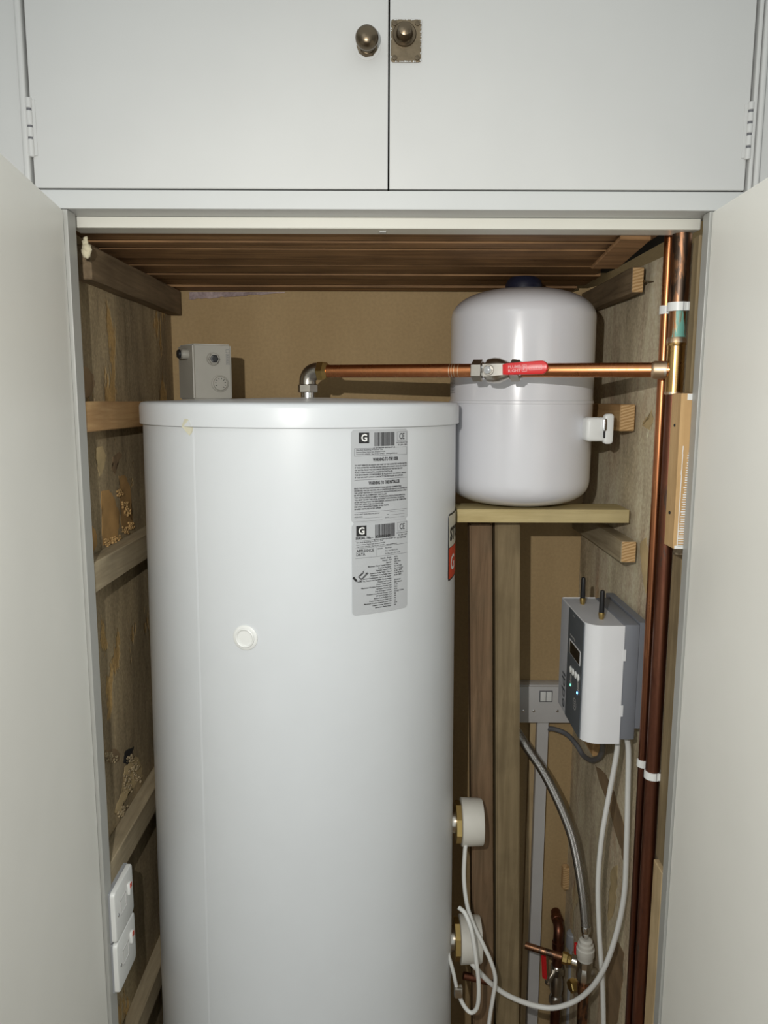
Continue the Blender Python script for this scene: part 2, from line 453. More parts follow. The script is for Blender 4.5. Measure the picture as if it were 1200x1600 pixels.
# ================================================================== UPPER DOORS
def knob(org, door, mat='bronze_knob', r=.0135, plate_r=.0):
    bm = new()
    prof = [(.010, 0), (.010, .003), (.0055, .005), (.005, .012), (.009, .015), (r, .021), (r * 1.0, .026), (r * .86, .031), (r * .5, .0345), (0, .0355)]
    lathe(bm, org, (0, -1, 0), prof, 32)
    return obj('knob', bm, mat, door, True, 60)
def hinge(x, z0, z1, door, segs, y=-.001):
    bm = new(); n = len(segs)
    for k, (a, b_) in enumerate(segs):
        za, zb = z0 + (z1 - z0) * a, z0 + (z1 - z0) * b_
        cyl(bm, (x, y, za), (x, y, zb), .0042, 16, .0008)
    box(bm, (x - .008, -.0012, z0 + .002), (x + .008, .004, z1 - .002), .0005, 1)
    h = obj('hinge', bm, 'white_paint', door, True)
    bm = new()
    for (a, b_), (c, d) in zip(segs, segs[1:]):
        cyl(bm, (x, y, z0 + (z1 - z0) * b_ - .0005), (x, y, z0 + (z1 - z0) * c + .0005), .0036, 12)
    obj('hinge_pin', bm, 'ink_grey', h, True)
z0d = 1.8785
dl = thing('cupboard_door', 'white upper cupboard door on the left with a round bronze knob', 'cupboard door', (HX0, 0, z0d), 'small doors of the upper cupboard')
obj('door_panel', bx((HX0 + .0015, 0, z0d), (.0035, .02, 2.58), .0012), 'white_paint', dl)
p = at(574, 72, 0)
bm = new(); lathe(bm, (p.x, 0, p.z), (0, -1, 0), [(.0175, 0), (.0175, .0006), (.0160, .0010)], 40); ro = obj('knob_rose', bm, 'white_paint', dl, True)
bm = new(); lathe(bm, (p.x, -.0009, p.z), (0, -1, 0), [(.0145, 0), (.0140, .0010), (.011, .0014)], 9); obj('rose_centre', bm, 'bronze_knob', ro)
k1 = knob((p.x, 0, p.z), dl, r=.0150)
hinge(HX0 + .0005, at(50, 246, 0).z, at(47, 153, 0).z, dl, [(0, .3), (.33, .5), (.53, .78), (.82, 1)])
dr = thing('cupboard_door', 'white upper cupboard door on the right with a square latch plate', 'cupboard door', (HX1, 0, z0d), 'small doors of the upper cupboard')
obj('door_panel', bx((.0056, 0, z0d), (HX1 - .0015, .02, 2.58), .0012), 'white_paint', dr)
bm = new(); c = at(634.5, 64.5, 0)
plate(bm, (c.x, 0, c.z), (1, 0, 0), (0, 0, 1), rrect(.040, .052, .003), .0022, .0006)
lp = obj('latch_plate', bm, 'brass', dr); MATS['brass_old'] = None
plain('brass_old', (.19, .15, .10), .45, 1, .55, 120, .4); lp.data.materials[0] = MATS['brass_old']
for sx, sy in ((-1, -1), (1, -1), (-1, 1), (1, 1)):
    bm = new(); lathe(bm, (c.x + sx * .015, -.0022, c.z + sy * .021), (0, -1, 0), [(.0035, 0), (.0032, .001), (.001, .0013), (0, .0013)], 12)
    obj('screw', bm, 'bronze_knob', lp, True)
bm = new()   # dabs of white paint round the edge of the plate
for k in range(60):
    e = k / 60; sx, sy = ((random.uniform(-.0195, .0195), random.choice((-.0255, .0255))) if k % 2 else (random.choice((-.0195, .0195, .0193)), random.uniform(-.0255, .0255)))
    pillow(bm, (c.x + sx, -.0022, c.z + sy), random.uniform(.0004, .0011), k, (1, .3, 1))
pm = obj('paint_dabs', bm, 'white_paint', lp, True, 80); pm['kind'] = 'stuff'
bm = new(); q = at(632, 55, 0)
lathe(bm, (q.x, -.002, q.z), (0, -1, 0), [(.0155, 0), (.0155, .0015), (.0145, .0025), (.011, .0022), (.0095, .004), (.0092, .014), (.008, .018), (.004, .0195), (0, .020)], 32)
obj('knob', bm, 'bronze_knob', dr, True, 50)
hinge(HX1 - .0005, at(1169, 250, 0).z, at(1172, 160, 0).z, dr, [(0, .20), (.24, .42), (.46, .62), (.66, .82), (.86, 1)])

# ================================================================== LOWER DOORS (standing open)
def big_door(name, hx, s, ang, label):
    """s=-1 left, +1 right; the inner face is the one towards the opening"""
    t = thing(name, label, 'door', (hx, 0, .04), 'tall doors of the airing cupboard')
    d = Vector((-s * math.sin(ang), -math.cos(ang), 0)); n = Vector((s * math.cos(ang), -math.sin(ang), 0))
    bm = new(); A = Vector((hx, -.0005, 0)); L = .448; th = .02
    pts = []
    for e in (0, L):
        for a, b_ in ((0, .04), (th, .04), (th, 1.8505), (0, 1.8505)):
            pts.append(A + d * e + n * a + Vector((0, 0, b_)))
    hexa(bm, pts)
    bmesh.ops.bevel(bm, geom=bm.edges[:], offset=.0015, segments=2, affect='EDGES')
    obj('door_panel', bm, 'door_paint', t, True, 40)
    bm = new(); q = A + d * (L - .05) + n * th + Vector((0, 0, 1.05))
    lathe(bm, q, n, [(.012, 0), (.012, .003), (.006, .005), (.006, .014), (.016, .022), (.016, .028), (.01, .033), (0, .034)], 24)
    obj('knob', bm, 'bronze_knob', t, True, 60)
    for z in (.3, 1.0, 1.6):
        bm = new(); cyl(bm, A + n * (th + .002) + Vector((0, -.003, z)), A + n * (th + .002) + Vector((0, -.003, z + .08)), .004, 12)
        obj('hinge', bm, 'white_paint', t, True)
big_door('airing_cupboard_door', -.4385, -1, math.atan(.152), 'tall off-white cupboard door standing open on the left')
big_door('airing_cupboard_door', .4458, 1, math.atan(.049), 'tall off-white cupboard door standing open on the right')

# ================================================================== BATTENS
def batten(x0, x1, ya, yb, za, zb, label, group, mat='timber_grey', endmat=None, name='timber_batten', dzb=0.0):
    t = thing(name, label, 'batten', ((x0 + x1) / 2, ya, za), group)
    bm = new(); hexa(bm, [(x0, ya, za), (x0, ya, zb), (x1, ya, zb), (x1, ya, za), (x0, yb, za + dzb), (x0, yb, zb + dzb), (x1, yb, zb + dzb), (x1, yb, za + dzb)])
    bmesh.ops.subdivide_edges(bm, edges=[e for e in bm.edges if abs(e.verts[0].co.y - e.verts[1].co.y) > .1], cuts=10)
    for v in bm.verts: v.co += Vector((0, 0, .0012 * noise.noise(v.co * 9)))
    bmesh.ops.bevel(bm, geom=[e for e in bm.edges if len(e.link_faces) == 2 and e.calc_face_angle(0) > 1], offset=.0015, segments=1, affect='EDGES')
    obj('timber', bm, mat, t)
    if endmat:
        bm = new(); box(bm, (min(x0, x1) + .001, ya - .0012, za + .001), (max(x0, x1) - .001, ya + .002, zb - .001), .0008, 1); obj('sawn_end', bm, endmat, t)
    return t
G1 = 'timber battens on the left wall'
batten(WL, -.437, .09, .60, 1.772, 1.822, 'highest batten on the left wall, grey timber right under the slatted ceiling', G1, 'timber_dark')
batten(WL, -.437, .032, .32, 1.547, 1.592, 'orange grained batten on the left wall, level with the tank lid', G1, 'timber_orange', dzb=-.002)
batten(WL, -.437, .032, .59, 1.303, 1.350, 'grey batten on the left wall with white painted end, plaster crumbs on top', G1, 'timber_grey', 'timber_endgrain_pale')
batten(WL, -.437, .032, .59, .810, .858, 'long grey batten on the left wall just above the white switches', G1, 'timber_grey')
batten(WL, -.437, .032, .59, .445, .490, 'lowest visible batten on the left wall, below the white switches', G1, 'timber_grey')
G2 = 'timber battens on the right wall'
batten(.425, .4455, .27, .615, 1.779, 1.822, 'highest batten on the right wall with sawn end, behind the copper pipes', G2, 'timber_dark', 'timber_endgrain')
batten(.425, .452, .30, .615, 1.540, 1.588, 'batten stub on the right wall that carries the white plastic clip', G2, 'timber_orange', 'timber_endgrain')
batten(.425, .452, .255, .615, 1.307, 1.346, 'batten on the right wall just under the vessel shelf', G2, 'timber_grey', 'timber_endgrain')
q = atX(921, 1150, .425)
batten(.433, .452, q.y, .615, q.z - .045, q.z, 'short brown batten on the right wall beneath the silver control unit', G2, 'timber_orange')
batten(.348, .394, .088, .25, 1.831, 1.8375, 'reddish timber strip fixed flat under the ceiling slats at the right', G2, 'ceiling_wood', name='ceiling_batten', dzb=-.0165)

# small catch under the rail
bm = new(); q = at(598, 362, .07); box(bm, (q.x - .005, .062, 1.8352), (q.x + .005, .075, 1.8368), .0006, 1); struct('trim_10', bm, 'white_paint')
# places where the plaster has flaked away
plain('flake_orange', (.40, .235, .085), .9, 0, .35, 60, .6); plain('flake_brown', (.24, .16, .085), .9, 0, .4, 60, .6); plain('flake_tan', (.50, .38, .20), .9, 0, .3, 60, .6)
WL_OBJ = bpy.data.objects['wall_left']; WR_OBJ = bpy.data.objects['wall_right']
def flake(px, mat, left=True, ragged=2.0):
    out = []
    n_ = len(px)
    for k in range(n_):                                  # ragged outline
        a, b_ = Vector(px[k]), Vector(px[(k + 1) % n_])
        for j in range(5):
            q = a.lerp(b_, j / 5); q += Vector((noise.noise(Vector((q.x * .6, q.y * .6, 1))), noise.noise(Vector((q.x * .6, q.y * .6, 7))))) * ragged; out.append(q)
    if left: P = [atX(q.x, q.y, WL + .0006) for q in out]; dx = Vector((-.001, 0, 0))
    else:
        P = []
        for q in out:
            p = atX(q.x, q.y, .455)
            for _ in range(4): p = atX(q.x, q.y, wr(p.y) - .0006)
            P.append(p)
        dx = Vector((.001, 0, 0))
    bm = new(); A = [bm.verts.new(p) for p in P]; B = [bm.verts.new(p + dx) for p in P]
    bm.faces.new(A); bm.faces.new(B[::-1])
    for k in range(len(A)): bm.faces.new((A[k], A[(k + 1) % len(A)], B[(k + 1) % len(A)], B[k]))
    bmesh.ops.triangulate(bm, faces=[f for f in bm.faces if len(f.verts) > 4])
    return obj('plaster_flake', bm, mat, WL_OBJ if left else WR_OBJ)
flake([(158, 768), (170, 765), (177, 774), (182, 790), (187, 802), (186, 818), (183, 845), (172, 850), (161, 853), (159, 820)], 'flake_orange')
flake([(186, 745), (195, 742), (203, 760), (205, 790), (204, 812), (208, 824), (198, 832), (190, 820), (189, 790)], 'flake_orange')
flake([(176, 715), (187, 705), (191, 712), (184, 724), (180, 742), (176, 735)], 'flake_brown')
flake([(150, 700), (160, 697), (166, 712), (163, 730), (156, 745), (151, 720)], 'flake_tan')
flake([(135, 825), (142, 820), (150, 830), (152, 850), (146, 864), (137, 867)], 'flake_orange')
flake([(124, 588), (133, 572), (143, 582), (148, 600), (140, 620), (128, 622)], 'flake_brown', ragged=4)
flake([(165, 1172), (182, 1170), (188, 1178), (186, 1190), (170, 1192)], 'flake_brown')
flake([(196, 1174), (209, 1167), (205, 1184), (200, 1196), (193, 1190)], 'shade_black')  # hole in the plaster, its inner shade painted as a flat black patch
flake([(195, 1198), (212, 1182), (222, 1195), (222, 1212), (200, 1240), (186, 1275), (178, 1268), (192, 1235)], 'flake_tan', ragged=4)
flake([(1003, 665), (1009, 652), (1014, 656), (1018, 640), (1021, 656), (1013, 671)], 'flake_tan', False, 3)
flake([(930, 1195), (946, 1210), (962, 1245), (975, 1290), (974, 1345), (962, 1300), (950, 1255), (938, 1225)], 'flake_brown', False, 3)
flake([(955, 1358), (964, 1352), (966, 1385), (958, 1430), (950, 1440), (951, 1395)], 'flake_tan', False, 4)
flake([(948, 1500), (962, 1470), (975, 1490), (970, 1560), (958, 1640), (946, 1600)], 'flake_brown', False, 4)
flake([(1000, 850), (1010, 840), (1013, 880), (1009, 930), (1003, 900)], 'flake_tan', False, 4)
# upright packing strips inside the right jamb
def upright(p_top, p_bot, x1, y0, y1, mat, label, end=None):
    """p_top, p_bot: front left arris"""
    t = thing('timber_upright', label, 'timber strip', (p_bot[0], y0, p_bot[1]), 'timber strips down the right jamb')
    bm = new(); hexa(bm, [(p_bot[0], y0, p_bot[1]), (x1, y0, p_bot[1]), (x1, y1, p_bot[1]), (p_bot[0], y1, p_bot[1]), (p_top[0], y0, p_top[1]), (x1, y0, p_top[1]), (x1, y1, p_top[1]), (p_top[0], y1, p_top[1])])
    bmesh.ops.bevel(bm, geom=bm.edges[:], offset=.0012, segments=1, affect='EDGES')
    obj('timber', bm, mat, t); return t
upright((.4395, 1.8255), (.4395, 1.607), .468, .0235, .045, 'timber_post', 'narrow brown strip at the top of the right jamb beside the pipes')
tb = upright((.4275, 1.6065), (.4285, 1.3785), .462, .0225, .060, 'timber_block', 'orange timber block on the right jamb with saw marks and paint')
bm = new()   # white paint caught on the saw ridges of the block's front
for k in range(40):
    z = 1.383 + k * .0036
    if z > 1.52: break
    ln = .010 * (1 - k / 52) + random.uniform(-.001, .001)
    box(bm, (.4445 - ln, .0217, z), (.4445, .0228, z + .0017))
pts = [(.4285 + .0055 + .0006 * noise.noise(Vector((0, 0, k * .8))), 1.381 + k * .006) for k in range(26)]
for (a, za), (c_, zc) in zip(pts, pts[1:]): box(bm, (a - .0005, .0219, za), (a + .0006, .0228, zc))
box(bm, (.436, .0217, 1.597), (.4445, .0228, 1.606)); box(bm, (.430, .0217, 1.379), (.4445, .0228, 1.3835))
obj('paint_marks', bm, 'white_ink', tb)
for z in (1.56, 1.43):
    bm = new(); cyl(bm, (.4265, .042, z), (.4300, .042, z), .0022, 10); obj('nail_hole', bm, 'ink', tb)
upright((.4435, 1.362), (.4455, .862), .468, .026, .062, 'timber_post', 'long brown strip down the right jamb below the timber block')
upright((.4425, .855), (.4435, .02), .466, .0235, .062, 'timber_pale', 'pale strip at the foot of the right jamb with broken top')

# ================================================================== HOT WATER TANK
TC = Vector((-.147, .295, 0)); 
def TR(z): return .2745 + (1.5555 - z) * .0085
tank = thing('hot_water_tank', 'large white cylindrical hot water tank standing in the cupboard', 'water tank', (TC.x, TC.y, .0))
bm = new(); lathe(bm, TC, (0, 0, 1), [(TR(0) - .004, 0.0), (TR(0), .004)] + [(TR(z), z) for z in (.4, .8, 1.2)] + [(TR(1.5555), 1.5575)], 160); obj('tank_body', bm, 'tank_white', tank, True)
bm = new(); lathe(bm, TC, (0, 0, 1), [(.2785, 1.5545), (.2797, 1.5552), (.2797, 1.583), (.2785, 1.5875), (.2755, 1.5900), (.268, 1.5912), (.2, 1.5935), (.08, 1.597), (.05, 1.598), (0, 1.598)], 160)
lid = obj('tank_lid', bm, 'tank_white', tank, True, 50)
def cylmap(off=.0005, phi0=0.0):
    return lambda x, z: Vector((TC.x + (TR(z) + off) * math.sin(phi0 + x / .278), TC.y - (TR(z) + off) * math.cos(phi0 + x / .278), z))
def cylhit(px, py, R=.2765, C=TC):
    r = ray(px, py); dx, dy = r.x, r.y; ox, oy = CAM.x - C.x, CAM.y - C.y
    a = dx * dx + dy * dy; b_ = 2 * (ox * dx + oy * dy); cc = ox * ox + oy * oy - R * R
    disc = max(0, b_ * b_ - 4 * a * cc); t = (-b_ - math.sqrt(disc)) / (2 * a); p = CAM + r * t
    return math.atan2(p.x - C.x, -(p.y - C.y)), p.z
# lapped seam
ph, _ = cylhit(306, 900)
bm = new(); fn0 = cylmap(0, ph); fn1 = cylmap(.0005, ph)
N = 30
for a, b_ in ((0, .0026),):
    for k in range(N):
        z_, z2 = .01 + 1.545 * k / N, .01 + 1.545 * (k + 1) / N
        v = [bm.verts.new(q) for q in (fn0(-.0004, z_), fn1(0, z_), fn1(.0022, z_), fn0(.0045, z_), fn0(-.0004, z2), fn1(0, z2), fn1(.0022, z2), fn0(.0045, z2))]
        for i in range(3): bm.faces.new((v[i], v[i + 1], v[i + 5], v[i + 4]))
obj('seam', bm, 'tank_white', tank, True)
# round plug on the front
ph, z = cylhit(384, 996); nrm = Vector((math.sin(ph), -math.cos(ph), 0)); c = Vector((TC.x, TC.y, z)) + nrm * (TR(z) - .001)
bm = new(); lathe(bm, c, nrm, [(.0195, 0), (.0195, .0022), (.0182, .0032), (.0155, .0034), (.0148, .0056), (.0136, .0062), (.0122, .0052), (.0118, .0034), (0, .0045)], 48)
obj('blanking_plug', bm, 'plastic_white', tank, True, 40)
# stain of old tape on the lid edge
ph, z = cylhit(290, 655, .28)
bm = new(); f = lambda x, zz: Vector((TC.x + (.2804 if zz > 1.5545 else TR(zz) + .0008) * math.sin(ph + x / .28), TC.y - (.2804 if zz > 1.5545 else TR(zz) + .0008) * math.cos(ph + x / .28), zz))
vs = [bm.verts.new(f(x, zz)) for x, zz in ((-.002, 1.5665), (.005, 1.566), (.011, 1.557), (.0105, 1.5545), (.008, 1.546), (.002, 1.5415), (-.007, 1.551), (-.009, 1.5548))]
bm.faces.new(vs); obj('tape_remnant', bm, 'tape', lid)

# --- stickers
def sticker_base(name, fn_phi, w_, z0, z1, mat, parent, off=.0006, r=.004):
    bm = new(); fn = cylmap(off, fn_phi); n = 28; cols = []
    for k in range(n + 1):
        x = w_ * k / n; e = min(x, w_ - x); ins = 0 if e >= r else r - math.sqrt(max(0, r * r - (r - e) ** 2))
        cols.append([bm.verts.new(fn(x, z)) for z in [z0 + ins] + [z0 + (z1 - z0) * i / 6 for i in range(1, 6)] + [z1 - ins]])
    for a, b_ in zip(cols, cols[1:]):
        for i in range(6): bm.faces.new((a[i], b_[i], b_[i + 1], a[i + 1]))
    return obj(name, bm, mat, parent, True)
phL, _ = cylhit(549, 740); phR, _ = cylhit(637.5, 740)
W = (phR - phL) * .278
zT = cylhit(590, 671)[1]; zM = cylhit(590, 815)[1]; zB = cylhit(560, 961)[1]
print('sticker', W, zT, zM, zB)
lab1 = sticker_base('warning_label', phL, W, zM, zT, 'sticker_grey', tank)
lab2 = sticker_base('data_label', phL + .002, W - .0012, zB, zM - .0003, 'sticker_grey', tank, .0009)
def barcode(bm, fn, x0, y0, x1, y1, seed):
    rnd = random.Random(seed); x = x0
    while x < x1 - .0002:
        bw = rnd.choice((.0004, .0004, .0008, .0012)); put_rect(bm, fn, x, y0, min(x + bw, x1), y1); x += bw + rnd.choice((.0003, .0003, .0007))
def head(bm, dark, white, fn, fw, H, gx, LH):
    s = W / 90.0                                   # one label pixel
    X = lambda px: px * s
    Yt = lambda py: H - py * H / LH
    put_rect(dark, fn, X(gx), Yt(21), X(gx + 15), Yt(4.5), 3)
    put_text(white, 'G', fw, X(gx + 7.6), Yt(17.7), .0103, .0098, 'C', .03)
    barcode(bm, fn, X(34), Yt(26), X(66), Yt(4.5), 5)
    put_text(bm, '2 01609 01047 5', fn, X(32), Yt(29.5), .0022, X(35))
    put_text(dark, 'CE', fn, X(79), Yt(16.0), .0088, .0102, 'C', .012)
    for a in (((70.5, 4.5, 88, 4.8)), ((70.5, 18.4, 88, 18.7)), ((70.5, 4.5, 70.8, 18.7)), ((87.7, 4.5, 88, 18.7))): put_rect(bm, fn, X(a[0]), Yt(a[3]), X(a[2]), Yt(a[1]))
    put_text(dark, 'DATE OF MANUFACTURE', fn, X(69), Yt(22.2), .0016, X(20), bold=.01)
    put_text(dark, '05 - JAN - 2009', fn, X(88), Yt(26), .0021, X(16), 'R', .015)
    return X, Yt
for which in (1, 2):
    bm, dark, white = new(), new(), new()
    if which == 1: f_ = lambda o_: (lambda x, y: cylmap(.0006 + o_, phL)(x, y + zM)); H = zT - zM; par = lab1
    else: f_ = lambda o_: (lambda x, y: cylmap(.0009 + o_, phL + .002)(x, y + zB)); H = zM - zB; par = lab2
    fn = f_(.0003); fw = f_(.0006)
    X, Yt = head(bm, dark, white, fn, fw, H, 11 if which == 1 else 6, 145.0 if which == 1 else 146.0)
    L = lambda y, x0=4.5, x1=88, t=.35: put_rect(bm, fn, X(x0), Yt(y + t), X(x1), Yt(y), 8)
    if which == 1:
        L(28.6); L(40.5); put_rect(bm, fn, X(4.5), Yt(40.5), X(4.8), Yt(28.6)); put_rect(bm, fn, X(87.7), Yt(40.5), X(88), Yt(28.6))
        for t, y, w_ in (('Gledhill Building Products Ltd', 32, 40), ('Sycamore Estate, Squires Gate, Blackpool FY4 3RL', 35.3, 44), ('Tel 01253 474550  Fax 01253 474551  www.gledhill.net', 38.7, 64)): put_text(dark, t, fn, X(7), Yt(y), .0018, X(w_))
        put_text(dark, 'WARNING TO THE USER', fn, X(52), Yt(49), .0048, X(41), 'C', .04)
        rows = ['DO NOT REMOVE OR ADJUST ANY PART OF THIS UNVENTED WATER HEATER', 'IF THIS UNVENTED WATER HEATER DEVELOPS A FAULT, SUCH AS A FLOW', 'OF WATER FROM THE DISCHARGE PIPE SWITCH THE HEATER OFF', 'IN ALL CASES CONTACT A COMPETENT INSTALLER', 'THE BENCHMARK LOG BOOK MUST BE FILLED IN AT AN ANNUAL SERVICE', 'IF YOU DO NOT HAVE IT CONTACT THE INSTALLER OR SUPPLIER']
        for k, (t, w_) in enumerate(zip(rows, (83, 83, 75, 58, 82, 76))): put_text(dark, t, fn, X(5), Yt(56 + k * 3.75), .0021, X(w_), bold=.03)
        L(77.5)
        put_text(dark, 'WARNING TO THE INSTALLER', fn, X(50), Yt(85.5), .0048, X(50), 'C', .04)
        rows = ['READ THE INSTALLATION INSTRUCTIONS BEFORE COMMENCING', 'UNVENTED WATER HEATERS ARE A CONTROLLED SERVICE AS DEFINED IN', 'THE LATEST EDITION OF THE BUILDING REGULATIONS AND SHOULD ONLY', 'BE FITTED BY A COMPETENT INSTALLER', 'THIS INSTALLATION IS SUBJECT TO BUILDING REGULATION APPROVAL', 'YOU MUST NOTIFY THE LOCAL AUTHORITY OF INTENTION TO INSTALL', 'AFTER INSTALLATION THE BENCHMARK LOG BOOK MUST BE COMPLETED', 'AND LEFT WITH THE HOUSEHOLDER', 'USE ONLY MANUFACTURERS SPARE PARTS', 'SPARES HOTLINE 01253 474584']
        for k, (t, w_) in enumerate(zip(rows, (74, 84, 84, 49, 81, 80, 83, 44, 52, 40))): put_text(dark, t, fn, X(4), Yt(92 + k * 3.6), .0021, X(w_), bold=.03)
        L(128.3)
        put_text(dark, 'THIS UNIT WAS INSTALLED BY', fn, X(4), Yt(132.5), .0018, X(38)); put_text(dark, 'ADDRESS', fn, X(4), Yt(136.5), .0018, X(12))
        for y in (131, 136, 140.5): L(y, 58, 84, .25)
        put_text(dark, 'TEL', fn, X(57), Yt(136), .0014, X(4), 'R'); put_text(dark, 'DATE', fn, X(57), Yt(140.5), .0014, X(6), 'R')
        for y in (138, 142.5): L(y, 4, 46, .25)
    else:
        put_text(dark, 'SERIAL No -', fn, X(5), Yt(25.8), .0036, X(26), bold=.03); put_text(dark, '201609010470', fn, X(35), Yt(25.6), .0040, X(24), bold=.03)
        put_text(dark, '05-12-067-7006', fn, X(70), Yt(30.5), .0019, X(16))
        L(28); L(39.5)
        for t, y, w_ in (('Gledhill Building Products Ltd', 31.6, 40), ('Sycamore Estate, Squires Gate, Blackpool FY4 3RL', 35, 44), ('Tel 01253 474550  Fax 01253 474551  www.gledhill.net', 38.5, 64)): put_text(dark, t, fn, X(6), Yt(y), .0018, X(w_))
        put_text(dark, 'APPLIANCE', fn, X(6), Yt(46.3), .0044, X(26), bold=.02); put_text(dark, 'DATA', fn, X(6), Yt(51.8), .0044, X(13), bold=.02)
        put_rect(bm, fn, X(35.5), Yt(54), X(35.8), Yt(39.5))
        for t, x, y, w_ in (('MODEL', 38, 44, 8), ('PLUWBIN', 50, 44, 11), ('Plus Ind 250 12 50', 50, 48.5, 21), ('St. Plus Ind 12N 12 50', 50, 53, 25)): put_text(dark, t, fn, X(x), Yt(y), .0018, X(w_))
        L(55)
        rows = ['Weight - Empty', 'Weight - Full', 'Capacity', 'Maximum Water Supply Pressure', 'Pressure Regulator', 'Expansion Vessel Pre Set', 'Expansion Relief Valve - Closed', 'Pressure & Temp Relief Valve', 'Storage Combination, Cylinder & Heater', 'Tested To, Tested and Certified Components', 'Primary Coil Heat Up', 'Primary Closed Coil Min', 'Maximum Working Pressure Primary Coil', 'Coil Rating Primary Coil', 'Loss Of Output Coil Set', 'Pressure Loss Across Primary Coil', 'kW Rating At Back Coil', 'Bottom Loss At Base Coil', 'Pressure Loss Across Heat Coil', 'Maximum Working Pressure Solar Coil', 'Heating Lower Immersion', 'Immersion Heater Supply']
        wid = [18, 15, 9, 37, 21, 25, 34, 33, 45, 54, 22, 24, 47, 25, 26, 39, 25, 28, 35, 43, 30, 26]
        vals = ['42 Kg', '280 Kg', '238 Litres', '12 bar', 'Set at 3 bar', 'Set at 3.5 bar', '6 bar', '7 bar 90 deg C', 'BS EN 12897', '', '20 minutes', '20.5 minutes', '3 bar', '22.2', '0.36', '0.30 @ 15 l/min', 'NA', 'NA', 'NA', 'NA', '3 kW', 'NA']
        for k, (t, v_, w_) in enumerate(zip(rows, vals, wid)):
            y = 60 + k * 3.72; put_text(dark, t, fn, X(60), Yt(y), .0020, X(w_), 'R', .03)
            if v_: put_text(dark, v_, fn, X(65), Yt(y), .0020, X(len(v_) * 1.05 + 1), bold=.03)
        put_rect(dark, fn, X(73), Yt(82), X(78.5), Yt(80))
        for t, x, y, h, w_ in (('1', 5, 92, .008, 3), ('year', 9, 87, .004, 13), ('check', 11.5, 93, .0042, 17)):
            th = .72; base = Vector((X(x), Yt(y)))
            rot = lambda a, b_, base=base, th=th: fn(base.x + a * math.cos(th) - b_ * math.sin(th), base.y + a * math.sin(th) + b_ * math.cos(th))
            put_text(dark, t, rot, 0, 0, h, X(w_), bold=.03)
    obj('printing', bm, 'print_grey', par); obj('black_printing', dark, 'ink', par); obj('emblem_letter', white, 'white_ink', par)
# red and cream sticker round the right hand side
phs, _ = cylhit(700, 850); zt = cylhit(703, 803)[1]; zb_ = cylhit(703, 906)[1]
bm = new(); fn = cylmap(.0006, phs)
st = sticker_base('stop_label', phs, .105, zb_, zt, 'ink', tank, .0006, .006)
bm = new(); f2 = cylmap(.0009, phs); put_rect(bm, f2, .003, zb_ + (zt - zb_) * .50, .102, zt - .003, 16); obj('cream_field', bm, 'sticker_cream', st)
bm = new(); put_rect(bm, f2, .003, zb_ + .003, .102, zb_ + (zt - zb_) * .49, 16); obj('red_field', bm, 'sticker_red', st, False)
bm = new(); f3 = cylmap(.0012, phs); put_text(bm, 'STOP', f3, .009, zb_ + (zt - zb_) * .60, .021, .082, bold=.05); obj('stop_lettering', bm, 'ink', st)
bm = new(); put_text(bm, 'G', f3, .030, zb_ + (zt - zb_) * .14, .026, .030, 'C', .02); obj('emblem_letter', bm, 'white_ink', st)

# --- immersion heaters on the tank's right side
def immersion(px, py, name):
    c0 = at(px, py - 11, .33); z = c0.z; y = .30
    a = Vector((TC.x + TR(z) * .985, y, z)); ax = Vector((1, 0, 0))
    bm = new(); lathe(bm, a, ax, [(.022, 0), (.022, .0115), (.020, .0125), (.020, .014)], 32); fl = obj('heater_boss', bm, 'nickel', tank, True)
    bm = new(); lathe(bm, a + ax * .011, ax, [(.030, 0), (.0395, .001), (.0395, .0105), (.034, .0115)], 8, phase=.2); obj('brass_nut', bm, 'brass', fl)
    bm = new(); lathe(bm, a + ax * .0225, ax, [(.0445, 0), (.0455, .0008), (.0435, .040), (.042, .0418), (.030, .0425), (0, .043)], 48); cp = obj('heater_cap', bm, 'plastic_cream', tank, True, 40)
    bm = new(); lathe(bm, a + ax * .0645 + Vector((0, 0, -.02)), ax, [(.003, 0), (.003, .003), (.001, .004), (0, .004)], 10); obj('cap_screw', bm, 'chrome', cp, True)
    return a
i1 = immersion(724, 1282, 'a'); i2 = immersion(720, 1462, 'b')

# ================================================================== BOX ON TANK LID
cb = thing('tank_thermostat_box', 'small grey box with knob and dial standing on the tank lid', 'control box', (-.32, .31, 1.593))
A = Vector((-.338, .285, 0)); Bc = Vector((-.2755, .312, 0)); u = (Bc - A).normalized(); n = Vector((u.y, -u.x, 0))
Cc = Vector((-.380, .345, 0))
z0, z1 = 1.5935, 1.692
bm = new(); P = [A, Bc, Bc - n * .055, Cc]
for q in P: q.z = 0
v0 = [bm.verts.new(q + Vector((0, 0, z0))) for q in P]; v1 = [bm.verts.new(q + Vector((0, 0, z1))) for q in P]
for k in range(4): bm.faces.new((v0[k], v0[(k + 1) % 4], v1[(k + 1) % 4], v1[k]))
bm.faces.new(v0[::-1]); bm.faces.new(v1)
bmesh.ops.bevel(bm, geom=bm.edges[:], offset=.003, segments=3, affect='EDGES')
obj('housing', bm, 'box_grey', cb, True, 40)
fw = (Bc - A).length
def fp(a, z, o=0.0): return A + u * (a * fw) + n * o + Vector((0, 0, z))
